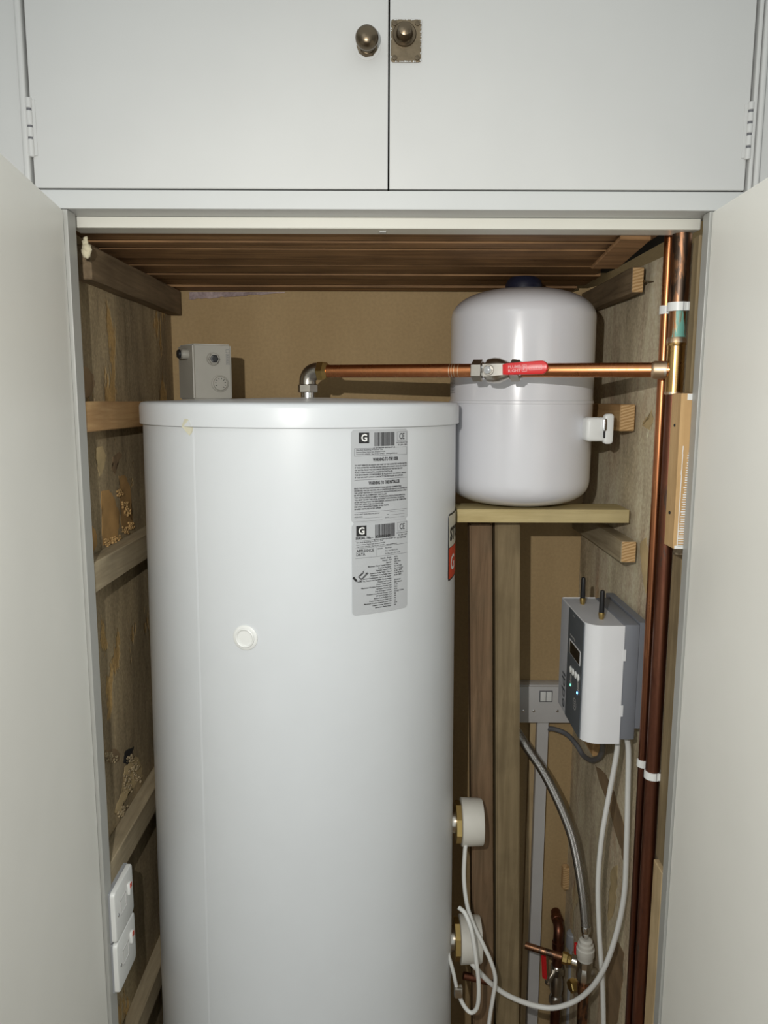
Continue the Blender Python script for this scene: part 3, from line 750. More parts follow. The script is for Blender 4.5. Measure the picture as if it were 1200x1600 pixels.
# left face light strip line, cable gland, hexagonal plug, dial
sd = (Cc - A).normalized(); sn = Vector((sd.y, -sd.x, 0)); sn = -sn if sn.x > 0 else sn
g = A + sd * .026 + Vector((0, 0, 1.674))
bm = new(); lathe(bm, g, sn, [(.0085, 0), (.0085, .010), (.0080, .011), (.0065, .011), (.0062, .014)], 24); kb = obj('side_knob', bm, 'box_grey', cb, True)
bm = new(); lathe(bm, g + sn * .014, sn, [(.0078, 0), (.0080, .001), (.0072, .004), (0, .005)], 20); obj('knob_cap', bm, 'black_plastic', kb, True)
hc = fp(.52, 1.6655)
bm = new(); lathe(bm, hc, n, [(.0115, 0), (.0112, .003), (.010, .004)], 24); lathe(bm, hc + n * .004, n, [(.0098, 0), (.0094, .007)], 6); hx_ = obj('hex_gland', bm, 'box_grey', cb, True)
bm = new(); lathe(bm, hc + n * .0105, n, [(.0078, 0), (.0072, .003), (.005, .0035), (0, .0035)], 6); obj('gland_plug', bm, 'black_plastic', hx_)
dc = fp(.68, 1.6225)
bm = new(); lathe(bm, dc, n, [(.0150, 0), (.0150, .002), (.0138, .003), (.0128, .003), (.0122, .005), (.0115, .0058), (0, .006)], 40); dial = obj('temperature_dial', bm, 'box_grey', cb, True, 40)
bm = new()
for k in range(9):
    a = math.radians(205 - k * 32); fpn = lambda x, y, a=a: dc + n * .0063 + u * (x * math.cos(a) - y * math.sin(a)) + Vector((0, 0, x * math.sin(a) + y * math.cos(a)))
    put_rect(bm, fpn, .0072, -.0005, .0098, .0006)
obj('dial_marks', bm, 'ink', dial)
bm = new(); fpn = planefn(fp(.90, 1.668), u, (0, 0, 1), .0004) if False else (lambda x, y: fp(.90, 1.668) + u * x + Vector((0, 0, y)) + n * .0005)
for r_ in ((-.003, -.012, .003, -.0116), (-.003, .0065, .003, .0069), (-.003, -.012, -.0026, .0069), (.0026, -.012, .003, .0069), (-.003, .009, .003, .0095), (-.003, .014, .003, .0145), (-.003, .009, -.0025, .0145), (.0025, .009, .003, .0145)): put_rect(bm, fpn, *r_)
for k in range(9): put_rect(bm, fpn, -.0018, -.0105 + k * .0018, .0018, -.0098 + k * .0018)
obj('rating_marks', bm, 'ink_grey', cb)

# ================================================================== EXPANSION VESSEL, SHELF, POSTS
VC = Vector((.2585, .380, 0)); VR = .1335
ves = thing('expansion_vessel', 'white round-shouldered expansion vessel with blue-black cap standing on the shelf', 'expansion vessel', (VC.x, VC.y, 1.398))
prof = [(0, 1.3975)]
for k in range(1, 25):
    a = PI / 2 * k / 24; prof.append((VR * math.sin(a) ** .62 - .0005, 1.4515 - .054 * math.cos(a) ** .75 if k < 24 else 1.4515))
prof += [(VR, 1.50), (VR, 1.575), (VR, 1.588), (VR + .0014, 1.589), (VR + .0014, 1.5935), (VR - .0003, 1.5945), (VR, 1.65), (VR, 1.744)]
for k in range(1, 25):
    a = PI / 2 * k / 24; prof.append((VR * max(0, math.cos(a)) ** .80 if k < 24 else 0, 1.744 + .055 * math.sin(a) ** .92))
bm = new(); lathe(bm, VC, (0, 0, 1), prof, 128); obj('vessel_body', bm, 'vessel_white', ves, True, 40)
cap_c = at(820, 445, .375)
bm = new(); lathe(bm, (VC.x, VC.y, 1.794), (0, 0, 1), [(.034, -.002), (.034, .012), (.031, .020), (.024, .026), (0, .0275)], 32); obj('valve_cap', bm, 'navy_cap', ves, True)
bm = new(); fv = lambda x, z: Vector((VC.x + (VR + .0006) * math.sin(x / VR), VC.y - (VR + .0006) * math.cos(x / VR), z))
phv, zv = cylhit(708.5, 600, VR, VC)
for k in range(14): put_rect(bm, fv, phv * VR - .030 + 0, 1.612 + k * .0025, phv * VR + .010 - random.random() * .006, 1.6128 + k * .0025, 6)
put_rect(bm, fv, phv * VR - .030, 1.608, phv * VR + .010, 1.6088, 6); put_rect(bm, fv, phv * VR - .030, 1.650, phv * VR + .010, 1.6508, 6)
obj('rating_print', bm, 'ink_grey', ves)

sh = bx((.1335, .295, 1.3725), (.4495, .376, 1.397), .0012); so = obj('vessel_shelf', sh, 'shelf_wood'); tag(so, 'pale green-tinged timber shelf plank carrying the white vessel', 'shelf')
def post(pt, pb, w_, d_, mat, label):
    a, b_ = Vector(pt), Vector(pb)
    bm = new(); P = []
    for q in (b_, a): P += [(q.x, q.y, q.z), (q.x + w_, q.y, q.z), (q.x + w_, q.y + d_, q.z), (q.x, q.y + d_, q.z)]
    hexa(bm, P); bmesh.ops.bevel(bm, geom=bm.edges[:], offset=.003, segments=2, affect='EDGES')
    return tag(obj('timber_post', bm, mat), label, 'post', 'posts under the vessel shelf')
post((.2115, .345, 1.3720), (.249, .345, 0), .0475, .045, 'timber_post', 'straight olive-brown timber post under the shelf, nearer the middle')
post((.1640, .355, 1.3600), (.2005, .355, 0), .0430, .045, 'timber_post_red', 'reddish timber post behind the tank edge, left of the straight post')
bm = bx((.1335, .33, 1.352), (.27, .40, 1.3722), .001) if False else None

# ================================================================== VERTICAL COPPER PIPES
def vline(pxa, pya, pxb, pyb, Y):
    a, b_ = at(pxa, pya, Y), at(pxb, pyb, Y); d = (b_ - a) / (b_.z - a.z)
    return lambda z: a + d * (z - a.z)
LB = vline(1061.5, 450, 998, 1600, .075); LA = vline(1042.5, 450, 983.5, 1600, .115)
def pipe(bm, f_, z0, z1, r, seg=28): return cyl(bm, f_(z0), f_(z1), r, seg)
bm = new(); pipe(bm, LA, 0, 1.87, .0078)
tA = thing('thin_copper_pipe', 'thin bright copper pipe running full height, leftmost on the right wall', 'pipe', LA(0)); obj('pipe', bm, 'copper_tarnishing', tA, True)
bm = new(); LC = lambda z: Vector((.4625, .135, z)); pipe(bm, LC, 0, 1.87, .0085)
tC = thing('rear_copper_pipe', 'dull dark pipe hidden behind the thick copper pipe at the right', 'pipe', LC(0)); obj('pipe', bm, 'copper_dark', tC, True)
tB = thing('thick_copper_pipe', 'thick tarnished copper pipe with the tee that feeds the horizontal pipe', 'pipe', LB(0))
zt_ = LB(1.641).z
bm = new(); pipe(bm, LB, 1.733, 1.87, .0138); obj('upper_pipe', bm, 'copper_aged', tB, True)
bm = new(); pipe(bm, LB, 1.675, 1.735, .0127); obj('verdigris_length', bm, 'copper_green', tB, True)
bm = new(); pipe(bm, LB, 1.608, 1.680, .0133); lathe(bm, LB(1.676), (0, 0, 1), [(.0133, 0), (.0143, .002), (.0143, .008), (.0128, .010)], 28); obj('tee_fitting', bm, 'tee_bronze', tB, True)
bm = new(); pipe(bm, LB, 0, 1.609, .0112); obj('lower_pipe', bm, 'copper_dark', tB, True)
bm = new(); lathe(bm, LB(1.604), (0, 0, 1), [(.0112, 0), (.0132, .001), (.0136, .004), (.0133, .005)], 24); obj('solder_ring', bm, 'solder_joint', tB, True)
bm = new(); lathe(bm, LB(1.680), (0, 0, 1), [(.0128, 0), (.0146, .001), (.0142, .006), (.0128, .009)], 24)
obj('solder_ring', bm, 'solder_joint', tB, True)

# white pipe clips
def clip(za, name, label, triple):
    t = thing(name, label, 'pipe clip', LB(za), 'white plastic pipe clips on the right-hand pipes')
    h = .0125
    for L_, r, w_ in ((LA, .0078, 'a'), (LB, .0138 if triple else .0112, 'b')):
        c = L_(za); bm = new(); prof = []
        for k in range(25):
            a = math.radians(-195 + k * 210 / 24); prof.append((math.cos(a), math.sin(a)))
        th = .0022; vs = []
        for rr in (r + .0003, r + th):
            for zz in (0, h): vs.append([bm.verts.new((c.x + rr * x, c.y + rr * y, c.z + zz)) for x, y in prof])
        I0, I1, O0, O1 = vs
        for k in range(24):
            bm.faces.new((O0[k], O0[k + 1], O1[k + 1], O1[k])); bm.faces.new((I0[k], I1[k], I1[k + 1], I0[k + 1])); bm.faces.new((I1[k], O1[k], O1[k + 1], I1[k + 1])); bm.faces.new((I0[k], I0[k + 1], O0[k + 1], O0[k]))
        for k in (0, 24): bm.faces.new((I0[k], O0[k], O1[k], I1[k]) if k == 0 else (I0[k], I1[k], O1[k], O0[k]))
        if w_ == 'b': box(bm, (c.x + r * .5, c.y - r - th, c.z), (.4685, c.y - r * .3, c.z + h), .001, 1)
        else: box(bm, (c.x - .004, c.y + r, c.z), (.4685, c.y + r + .004, c.z + h), .0008, 1)
        cl = obj('clip_band', bm, 'plastic_white', t, True)
        bm = new(); box(bm, (c.x + r * .1, c.y - r - th - .0004, c.z - .0002), (c.x + r * .1 + .0008, c.y - r + .001, c.z + h + .0002)); obj('clip_split', bm, 'ink_grey', cl)
clip(1.7265, 'pipe_clip', 'white plastic clip round the pipes above the tee', True)
clip(LB(0).z + at(1022, 1222, .06).z, 'pipe_clip', 'white plastic clip round the pipes low down, below the control unit', False)

# ================================================================== HORIZONTAL PIPE + ELBOW + VALVE
E0 = Vector((-.137, .295, 1.6445)); E1 = LB(1.6415); D = (E1 - E0).normalized()
def online(px):
    r = ray(px, 580); # solve CAM + r*s and E0 + D*t in plan
    det = r.x * (-D.y) + D.x * r.y
    return ((E0.x - CAM.x) * r.y - (E0.y - CAM.y) * r.x) / (r.x * D.y - r.y * D.x) if False else ((E0.y - CAM.y) * r.x - (E0.x - CAM.x) * r.y) / (D.x * r.y - D.y * r.x)
def LP(px): return E0 + D * online(px)
hp = thing('horizontal_copper_pipe', 'copper pipe running level from the tank elbow to the right-hand tee', 'pipe', (E0.x, E0.y, 1.598))
RP = .0112
bm = new(); cyl(bm, LP(492), LP(760), RP, 28); cyl(bm, LP(790), E1, RP, 28)
hpm = obj('pipe', bm, 'copper_new', hp, True)
for px in (703, 707, 711, 717):
    bm = new(); q = LP(px); cyl(bm, q, q + D * .0012, RP + .0004, 24); obj('scored_ring', bm, 'solder_joint', hpm, True)
# elbow: body bends from vertical to D
eb = Vector((E0.x, E0.y, 1.600)); cn = Vector((E0.x, E0.y, E0.z))
arc = [eb, eb + Vector((0, 0, .018))] 
for k in range(0, 9):
    a = PI / 2 * k / 8; arc.append(cn + Vector((0, 0, -.018)) + D * (.018 * (1 - math.cos(a))) + Vector((0, 0, .018 * math.sin(a))))
arc += [cn + D * .020, cn + D * .028]
bm = new(); tube(bm, arc[1:], .0150, 24, 1, False); el = obj('elbow_fitting', bm, 'nickel', hp, True)
bm = new(); lathe(bm, Vector((E0.x, E0.y, 1.596)), (0, 0, 1), [(.0125, 0), (.0125, .012)], 28); obj('threaded_tail', bm, 'chrome', hp, True)
bm = new(); lathe(bm, Vector((E0.x, E0.y, 1.607)), (0, 0, 1), [(.0165, 0), (.0182, .0015), (.0182, .0135), (.0165, .015)], 6, phase=.3); obj('compression_nut', bm, 'nickel', el)
bm = new(); q = cn + D * .022; lathe(bm, q, D, [(.0165, 0), (.0180, .0015), (.0180, .012), (.0162, .0138), (.013, .018)], 6); obj('compression_nut', bm, 'brass', el); 
# soldered end at the tee
bm = new(); q = LP(1020); lathe(bm, q, D, [(RP, -.002), (.0128, 0), (.0136, .003), (.0132, .010), (.0136, .013), (.0130, .020)], 24); obj('solder_socket', bm, 'solder_joint', hp, True)
# ball valve
vt = thing('ball_valve', 'chromed inline ball valve with red lever handle, halfway along the copper pipe', 'valve', LP(770) - Vector((0, 0, .017)))
ph_ = LP(746); bm = new()
q = LP(756); L1 = (LP(797) - q).length
lathe(bm, q, D, [(.0120, 0), (.0135, .003), (.0190, .007), (.0208, L1 * .4), (.0200, L1 * .62), (.0165, L1 * .8), (.0140, L1 * .92), (.0135, L1)], 28)
vb = obj('valve_body', bm, 'nickel', vt, True, 30)
for px0, px1 in ((738, 755), (798, 813)):
    q = LP(px0); Lw = (LP(px1) - q).length; bm = new()
    lathe(bm, q, D, [(.0150, 0), (.0178, .0015), (.0178, Lw - .0015), (.0150, Lw)], 6, phase=.52); obj('compression_nut', bm, 'nickel', vb)
    bm = new(); lathe(bm, q + D * Lw, D, [(.0135, -.001), (.0150, .0005), (.0135, .003)], 24); obj('valve_collar', bm, 'chrome', vb, True)
nf = Vector((D.y, -D.x, 0)).normalized()                     # towards the camera
sc_ = LP(769)
bm = new(); lathe(bm, sc_ + nf * .016, nf, [(.0105, 0), (.0095, .008), (.008, .010)], 20); stem = obj('valve_stem', bm, 'nickel', vt, True)
bm = new(); lathe(bm, sc_ + nf * .0275, nf, [(.0068, 0), (.0068, .003), (.0055, .004), (0, .0042)], 6); nut = obj('stem_nut', bm, 'nickel', stem)
bm = new(); lathe(bm, sc_ + nf * .0318, nf, [(.0058, 0), (.0058, .0008)], 24); lathe(bm, sc_ + nf * .0322, nf, [(.0022, 0), (.0022, .0016), (0, .0018)], 12); obj('stem_cap', bm, 'chrome', stem, True)
# lever: steel plate then red sleeve, slightly rising to the right
ld = (D + Vector((0, 0, .045))).normalized(); up = ld.cross(nf).normalized(); up = up if up.z > 0 else -up
bm = new(); o0 = sc_ + nf * .0235
hexa(bm, [o0 - ld * .010 + up * s1 * .010 + nf * s2 * .0015 for s1, s2 in ((-1, -1), (1, -1), (1, 1), (-1, 1))] + [o0 + ld * .030 + up * s1 * .0085 + nf * s2 * .0015 for s1, s2 in ((-1, -1), (1, -1), (1, 1), (-1, 1))])
lv = obj('lever', bm, 'nickel', vt)
Ls = .0690
pts = [(-.002, -.0085), (.004, -.0092)] + [(Ls - .0105 + .0105 * math.sin(a), -.0105 * math.cos(a)) for a in [PI * k / 14 for k in range(15)]] + [(.004, .0092), (-.002, .0075)]
bm = new(); plate(bm, o0 + ld * .025 - nf * .003, ld, up, pts, .0085, .002)
slv = obj('lever_sleeve', bm, 'red_lever', vt, True, 40)
nn = ld.cross(up); off = nn * (.0085 - .003 + .0003) if nn.dot(nf) > 0 else nn * (.003 + .0003)
fl = lambda x, y: o0 + ld * (x + .0235) + up * y + (nf * .0059)
bm = new(); put_text(bm, 'PLUMB', fl, .009, .0008, .0042, .020); put_text(bm, 'RIGHT', fl, .009, -.0052, .0042, .020)
for r_ in ((.0305, -.0054, .0385, -.0046), (.0305, .0044, .0385, .0052), (.0305, -.0054, .0312, .0052), (.0378, -.0054, .0385, .0052), (.042, -.0036, .062, -.003), (.042, .0032, .062, .0038), (.042, -.0036, .0426, .0038), (.0614, -.0036, .062, .0038)): put_rect(bm, fl, *r_)
put_text(bm, 'P', fl, .0345, -.003, .006, .0042, 'C', .02); put_text(bm, 'WRAS', fl, .052, -.0017, .0034, .0155, 'C')
obj('lever_lettering', bm, 'pink_ink', slv)

# ================================================================== WHITE CLIP ON BATTEN
wc = thing('strap_clip', 'white plastic strap clip with metal latch, on the batten beside the vessel', 'clip', (.385, .27, 1.52))
c = at(932, 671, .262)
bm = new(); plate(bm, (c.x, .290, c.z), (1, 0, 0), (0, 0, 1), rrect(.037, .042, .008), .032, .005); obj('clip_body', bm, 'plastic_white', wc, True, 50)
c = at(953, 670.5, .252)
bm = new(); plate(bm, (c.x, .268, c.z), (1, 0, .03), (0, 0, 1), rrect(.0165, .053, .006), .012, .003); fl_ = obj('clip_flange', bm, 'plastic_white', wc, True, 50)
q = at(946, 664, .252)
bm = new(); plate(bm, (q.x, .2575, q.z), (1, 0, 0), (0, 0, 1), rrect(.0075, .022, .0036), .0045, .0015); obj('metal_latch', bm, 'chrome', fl_, True)
bm = new(); plate(bm, (q.x, .2575, q.z - .0165), (1, 0, 0), (0, 0, 1), rrect(.0032, .013, .0015), .0022); obj('latch_slot', bm, 'ink', fl_)

# ================================================================== SOLAR DIVERTER UNIT ("eddi")
ed = thing('solar_diverter_unit', 'white and grey wall unit with screen and two stub aerials on the right wall', 'control unit', (.40, .26, 1.00))
X0, XN, Y0, Y1, Z0, Z1 = .345, .410, .165, .354, 1.005, 1.217
CR = .030                                           # big front corner radius
def cover_outline(inset=0.0):
    P = [(XN, Y0 + inset)]
    for k in range(13):
        a = PI / 2 * k / 12; P.append((X0 + inset + (CR - inset) * (1 - math.sin(a)), Y0 + inset + (CR - inset) * (1 - math.cos(a))))
    P += [(X0 + inset, Y1 - CR * .15)]
    for k in range(1, 7):
        a = PI / 2 * k / 6; P.append((X0 + inset + CR * .15 * (1 - math.cos(a)), Y1 - inset - CR * .15 * (1 - math.sin(a))))
    P.append((XN, Y1 - inset)); return P
P = cover_outline()
bm = new(); a0 = [bm.verts.new((x, y, Z0)) for x, y in P]; a1 = [bm.verts.new((x, y, Z1)) for x, y in P]
n_ = len(P)
for k in range(n_ - 1): bm.faces.new((a0[k], a0[k + 1], a1[k + 1], a1[k]))
P2 = [(x + .0015 if x < XN else x, y) for x, y in P]
b0 = [bm.verts.new((x, min(max(y, Y0 + .0015), Y1 - .0015), Z0)) for x, y in P2]; b1 = [bm.verts.new((x, min(max(y, Y0 + .0015), Y1 - .0015), Z1)) for x, y in P2]
for k in range(n_ - 1):
    bm.faces.new((b0[k + 1], b0[k], b1[k], b1[k + 1])); bm.faces.new((a1[k], a1[k + 1], b1[k + 1], b1[k])); bm.faces.new((a0[k + 1], a0[k], b0[k], b0[k + 1]))
for zz in (1.155, 1.055): box(bm, (XN - .001, Y0 - .0006, zz), (XN + .0035, Y0 + .002, zz + .020))
obj('front_cover', bm, 'device_white', ed, True, 50)
bm = new(); Pi = cover_outline(.002); lo = [bm.verts.new((x, y, Z0 + .0015)) for x, y in Pi]; hi = [bm.verts.new((x, y, Z1 - .0015)) for x, y in Pi]
for k in range(len(Pi)): bm.faces.new((lo[k], lo[(k + 1) % len(Pi)], hi[(k + 1) % len(Pi)], hi[k]))
bm.faces.new(lo[::-1]); bm.faces.new(hi); core = obj('end_panel', bm, 'device_silver', ed)
bm = bx((XN, Y0 + .002, Z0 + .006), (.4365, Y1 - .004, Z1 + .001), .003); obj('base_housing', bm, 'device_base', ed, True)
bm = bx((.4365, Y0 + .004, Z0 + .026), (.4515, Y1 + .02, Z1 + .004), .001); obj('back_plate', bm, 'device_base', ed)
# face strips on x = X0 (facing -x).  u = -y direction reads left->right when seen from the left
yD0, yD1 = .187, .280
def face(y, z, o=.0): return Vector((X0 - o, y, z))
bm = bx((X0 - .0006, .286, Z0 + .001), (X0 + .0005, Y1 - .006, Z1 - .001), .0003, 1); obj('silver_strip', bm, 'device_silver', ed)
sy0, sy1 = .182, .288
bm = bx((X0 - .0009, sy0, Z0 + .001), (X0 + .0005, sy1, Z1 - .001), .0003, 1); pn = obj('dark_panel', bm, 'device_dark', ed)
def EF(px, py): q = atX(px, py, X0 - .001); return q.y, q.z
ya, za = EF(890.5, 997); yb, zb = EF(906, 1041)
bm = bx((X0 - .0020, yb - .001, zb), (X0, ya, za), .0006, 1); scr = obj('screen_bezel', bm, 'plastic_lightgrey', pn)
bm = bx((X0 - .0026, yb, zb + .002), (X0 - .001, ya - .008, za - .002), .0003, 1); obj('screen', bm, 'screen_glass', pn)
for px, py in ((892, 1046), (895.5, 1050), (899.5, 1054.5), (903.5, 1059)):
    y_, z_ = EF(px, py); bm = new(); lathe(bm, (X0 - .0008, y_, z_), (-1, 0, 0), [(.0066, 0), (.0066, .0012), (.005, .0022), (0, .0025)], 20); obj('push_button', bm, 'plastic_white', pn, True)
rot = lambda a, b_: Vector((X0 - .0013, a, b_))
def hicon(yc, zc, p):                                     # small heater icon: three wavy bars on a base
    bm = new()
    for k in (-1, 0, 1):
        for j in range(5):
            z_ = zc + j * .0024; y_ = yc + k * .0036 + .0006 * math.sin(j * 1.6)
            put_rect(bm, rot, y_ - .0011, z_, y_ + .0011, z_ + .0024)
    put_rect(bm, rot, yc - .007, zc - .003, yc + .007, zc - .001); return obj('heater_icon', bm, 'plastic_lightgrey', p)
hicon(*EF(892, 1064), pn); hicon(*EF(903, 1076), pn)
bm = new(); yc, zc_ = EF(898, 1100)
for k in range(22):
    a = 2 * PI * k / 22; y_, z_ = yc + .010 * math.cos(a), zc_ + .010 * math.sin(a); put_rect(bm, rot, y_ - .0010, z_ - .0010, y_ + .0010, z_ + .0010)
for zz in (-.004, 0, .004): put_rect(bm, rot, yc - .006, zc_ + zz - .0006, yc + .006, zc_ + zz + .0006)
obj('ring_icon', bm, 'plastic_lightgrey', pn)
yc, zc_ = EF(891, 992)
bm = new(); put_text(bm, 'myenergi', lambda x, y: Vector((X0 - .0013, yc - x, zc_ + y)), 0, 0, .005, .038); obj('maker_lettering', bm, 'plastic_lightgrey', pn)
yc, zc_ = EF(897, 964)
bm = new()
for k in range(7): put_rect(bm, rot, yc - .006 + k * .002, zc_ + .0008 * (k % 2), yc - .0045 + k * .002, zc_ + .0017 + .0008 * (k % 2))
obj('signal_icon', bm, 'plastic_lightgrey', pn)
bm = new(); put_text(bm, 'eddi', lambda x, y: Vector((X0 - .0011, .295 + y, 1.014 + x)), 0, 0, .026, .068, 'L', .01); obj('eddi_lettering', bm, 'device_dark', ed)
for (px, py, m_, n_2) in ((891.5, 1070, 'led_green', 'green_light'), (902, 1082.5, 'led_blue', 'blue_light')):
    y_, z_ = EF(px, py); bm = new(); lathe(bm, (X0 - .0012, y_, z_), (-1, 0, 0), [(.0028, 0), (.0022, .001), (0, .0012)], 12); obj(n_2, bm, m_, pn, True)
bm = new(); put_text(bm, '3.68kW', lambda x, y: Vector((X0 - .0004, .196 - x * .9, 1.030 + y)), 0, 0, .0035, .014)
for k in range(5): put_rect(bm, lambda a, b_: Vector((X0 - .0004, a, b_)), .1995 - .0045 - .008, 1.0205 - k * .0022, .1985, 1.0213 - k * .0022)
obj('small_print', bm, 'ink_grey', ed)
for px, py, zz in ((910, 944, 0), (939.5, 967, 0)):
    r = ray(px, py); t_ = (Z1 - .0015 - CAM.z) / r.z; q = CAM + r * t_
    bm = new(); lathe(bm, q, (0, 0, 1), [(.0040, 0), (.0045, .002), (.0055, .009), (.0052, .012)], 16); an = obj('aerial_base', bm, 'brass', ed, True)
    bm = new(); lathe(bm, q + Vector((0, 0, .011)), (0, 0, 1), [(.0043, 0), (.0048, .002), (.0042, .036), (.0035, .040), (0, .0415)], 20); obj('aerial', bm, 'black_plastic', an, True)
print('antenna', q)

# ================================================================== SWITCHES ON THE LEFT WALL
def fused_switch(zc, label):
    t = thing('fused_switch', label, 'switch', (-.445, .055, zc - .043), 'white switch plates low on the left wall')
    bm = bx((WL, .013, zc - .043), (-.4305, .098, zc + .043), .001, 1); obj('back_box', bm, 'plastic_grey', t)
    bm = new(); plate(bm, (-.4305, .0555, zc), (0, 1, 0), (0, 0, 1), [(-a, b_) for a, b_ in rrect(.086, .0865, .007)][::-1], .0075, .0022)
    pl = obj('switch_plate', bm, 'plastic_white', t, True, 40)
    bm = new(); X = -.423
    box(bm, (X - .001, .071, zc + .001), (X + .004, .081, zc + .021), .0015, 2); rk = obj('rocker', bm, 'plastic_white', pl, True)
    bm = new(); box(bm, (X + .002, .0725, zc + .013), (X + .0046, .0795, zc + .0205)); obj('neon_window', bm, 'sticker_red', rk)
    bm = new(); 
    for (a, b_, c_, d_) in ((.036, -.010, .062, -.0092), (.036, .015, .062, .0158), (.036, -.010, .0368, .0158), (.0612, -.010, .062, .0158)): box(bm, (X, a, zc + b_), (X + .0008, c_, zc + d_))
    obj('fuse_carrier', bm, 'plastic_lightgrey', pl)
    bm = new(); lathe(bm, (X, .026, zc - .002), (1, 0, 0), [(.0030, 0), (.0026, .0008), (0, .001)], 12); obj('screw', bm, 'chrome', pl, True)
    return t
fused_switch(.779, 'upper white fused switch plate low on the left wall')
fused_switch(.690, 'lower white fused switch plate, directly beneath its twin on the left wall')
MATS['sticker_red'].node_tree  # neon is dull red when off

# ================================================================== SWITCH BOX ON THE BACK WALL + TRUNKING
a = at(800, 1070, .585); b_ = at(898, 1130, .585)
sb = thing('double_pole_switch', 'grey double switch box on the back wall behind the wall unit', 'switch', ((a.x + b_.x) / 2, .60, b_.z))
zc0, zc1 = at(860, 1130, .585).z, at(860, 1071, .585).z
bm = bx((.275, .588, zc0), (.442, YB, zc1), .002); obj('switch_box', bm, 'plastic_lightgrey', sb, True)
bm = bx((.277, .582, zc0 + .002), (.440, .588, zc1 - .002), .0015); sp = obj('face_plate', bm, 'plastic_lightgrey', sb, True)
c = at(853, 1088, .582)
for s in (-1, 1):
    bm = bx((c.x + s * .0068 - .0062, .579, c.z - .0115), (c.x + s * .0068 + .0062, .583, c.z + .0115), .001); obj('rocker', bm, 'plastic_white', sp, True)
bm = new(); box(bm, (c.x - .015, .5812, c.z - .0135), (c.x + .015, .5822, c.z + .0135)); obj('rocker_surround', bm, 'ink_grey', sp)
for px in (834, 871, 818):
    bm = new(); q = at(px, 1111, .581); lathe(bm, (q.x, .582, q.z), (0, -1, 0), [(.0035, 0), (.003, .0012), (0, .0018)], 14)
    obj('screw', bm, 'chrome', sp, True)
q0 = at(838.5, 1132, .60); q1 = at(856, 1132, .60)
bm = bx((q0.x, .592, .0), (q1.x, YB, zc0), .001); tk = obj('cable_trunking', bm, 'plastic_lightgrey'); tag(tk, 'pale grey vertical cable trunking below the back wall switch', 'trunking')
bm = bx((q0.x - .014, .606, .0), (q0.x - .0005, YB, zc0), .001); tk = obj('wall_strip', bm, 'timber_pale'); tag(tk, 'thin timber strip standing left of the grey cable trunking', 'timber strip')
# brown block low on the back wall and one behind the cable
bm = new(); a = at(879, 1392, .60); b_ = at(903, 1357, .60); box(bm, (a.x, .60, a.z), (b_.x, YB, b_.z), .003, 1); tag(obj('wall_block', bm, 'timber_endgrain'), 'small brown timber block on the back wall behind the braided hose', 'timber block')

# ================================================================== CABLES AND HOSE
def cable(name, pts, r, mat, label, cat='cable', group=None, seg=14):
    bm = new(); P = [at(*p) for p in pts]; tube(bm, P, r, seg, 10)
    return tag(obj(name, bm, mat, None, True, 60), label, cat, group)
G3 = 'white cables in the right-hand side of the cupboard'
cable('white_cable', [(966, 1150, .20), (963, 1180, .205), (952, 1240, .215), (940, 1310, .22), (934.5, 1380, .225), (936, 1450, .23), (941, 1530, .235), (943, 1600, .24), (943, 1680, .245)], .0047, 'cable_white', 'white cable dropping straight down from the silver wall unit', group=G3)
cable('white_cable', [(979, 1150, .19), (982, 1175, .195), (981, 1240, .20), (979, 1320, .20), (975, 1400, .20), (960, 1470, .205), (938, 1524, .22), (908, 1558, .25), (870, 1574, .27), (835, 1571, .28), (795, 1556, .28), (765, 1535, .275), (738, 1506, .27), (733, 1498, .285)], .0050, 'cable_white', 'white cable looping from the wall unit across to the lower heater', group=G3)
cable('white_cable', [(729, 1308, .27), (726, 1335, .265), (725, 1375, .26), (730, 1415, .255), (741, 1447, .25), (755, 1476, .245), (768, 1505, .245), (774, 1530, .25), (770, 1560, .255), (764, 1600, .26), (760, 1660, .27)], .0040, 'cable_white', 'white cable hanging from the upper heater cap past the lower one', group=G3)
cable('white_cable', [(717, 1418, .235), (727, 1428, .225), (737, 1455, .215), (744, 1500, .215), (748, 1540, .22), (746, 1572, .225), (736, 1582, .23), (724, 1570, .235), (714, 1546, .24)], .0040, 'cable_white', 'short white cable bowed in front of the lower heater cap', group=G3)
cable('grey_cable', [(852, 1139, .60), (865, 1139, .59), (885, 1147, .57), (900, 1163, .53), (912, 1181, .50), (926, 1188, .44), (938, 1181, .38), (942, 1165, .33), (940, 1148, .29)], .0055, 'cable_grey', 'dark grey cable looping from the trunking up behind the wall unit')
bm = new(); tube(bm, [at(*p) for p in ((700, 1490, .22), (708, 1518, .22), (714, 1545, .225), (720, 1560, .23))], .0035, 12); cc = tag(obj('cable_end', bm, 'cable_white', None, True), 'thin white cable end below the lower heater by the tank', 'cable', G3)
bm = new(); q = at(716, 1548, .225); box(bm, (q.x - .008, q.y - .008, q.z - .011), (q.x + .008, q.y + .006, q.z + .011), .003); tag(obj('cable_gland', bm, 'nickel', None, True), 'small metal clamp on the white cable below the lower heater', 'clamp')
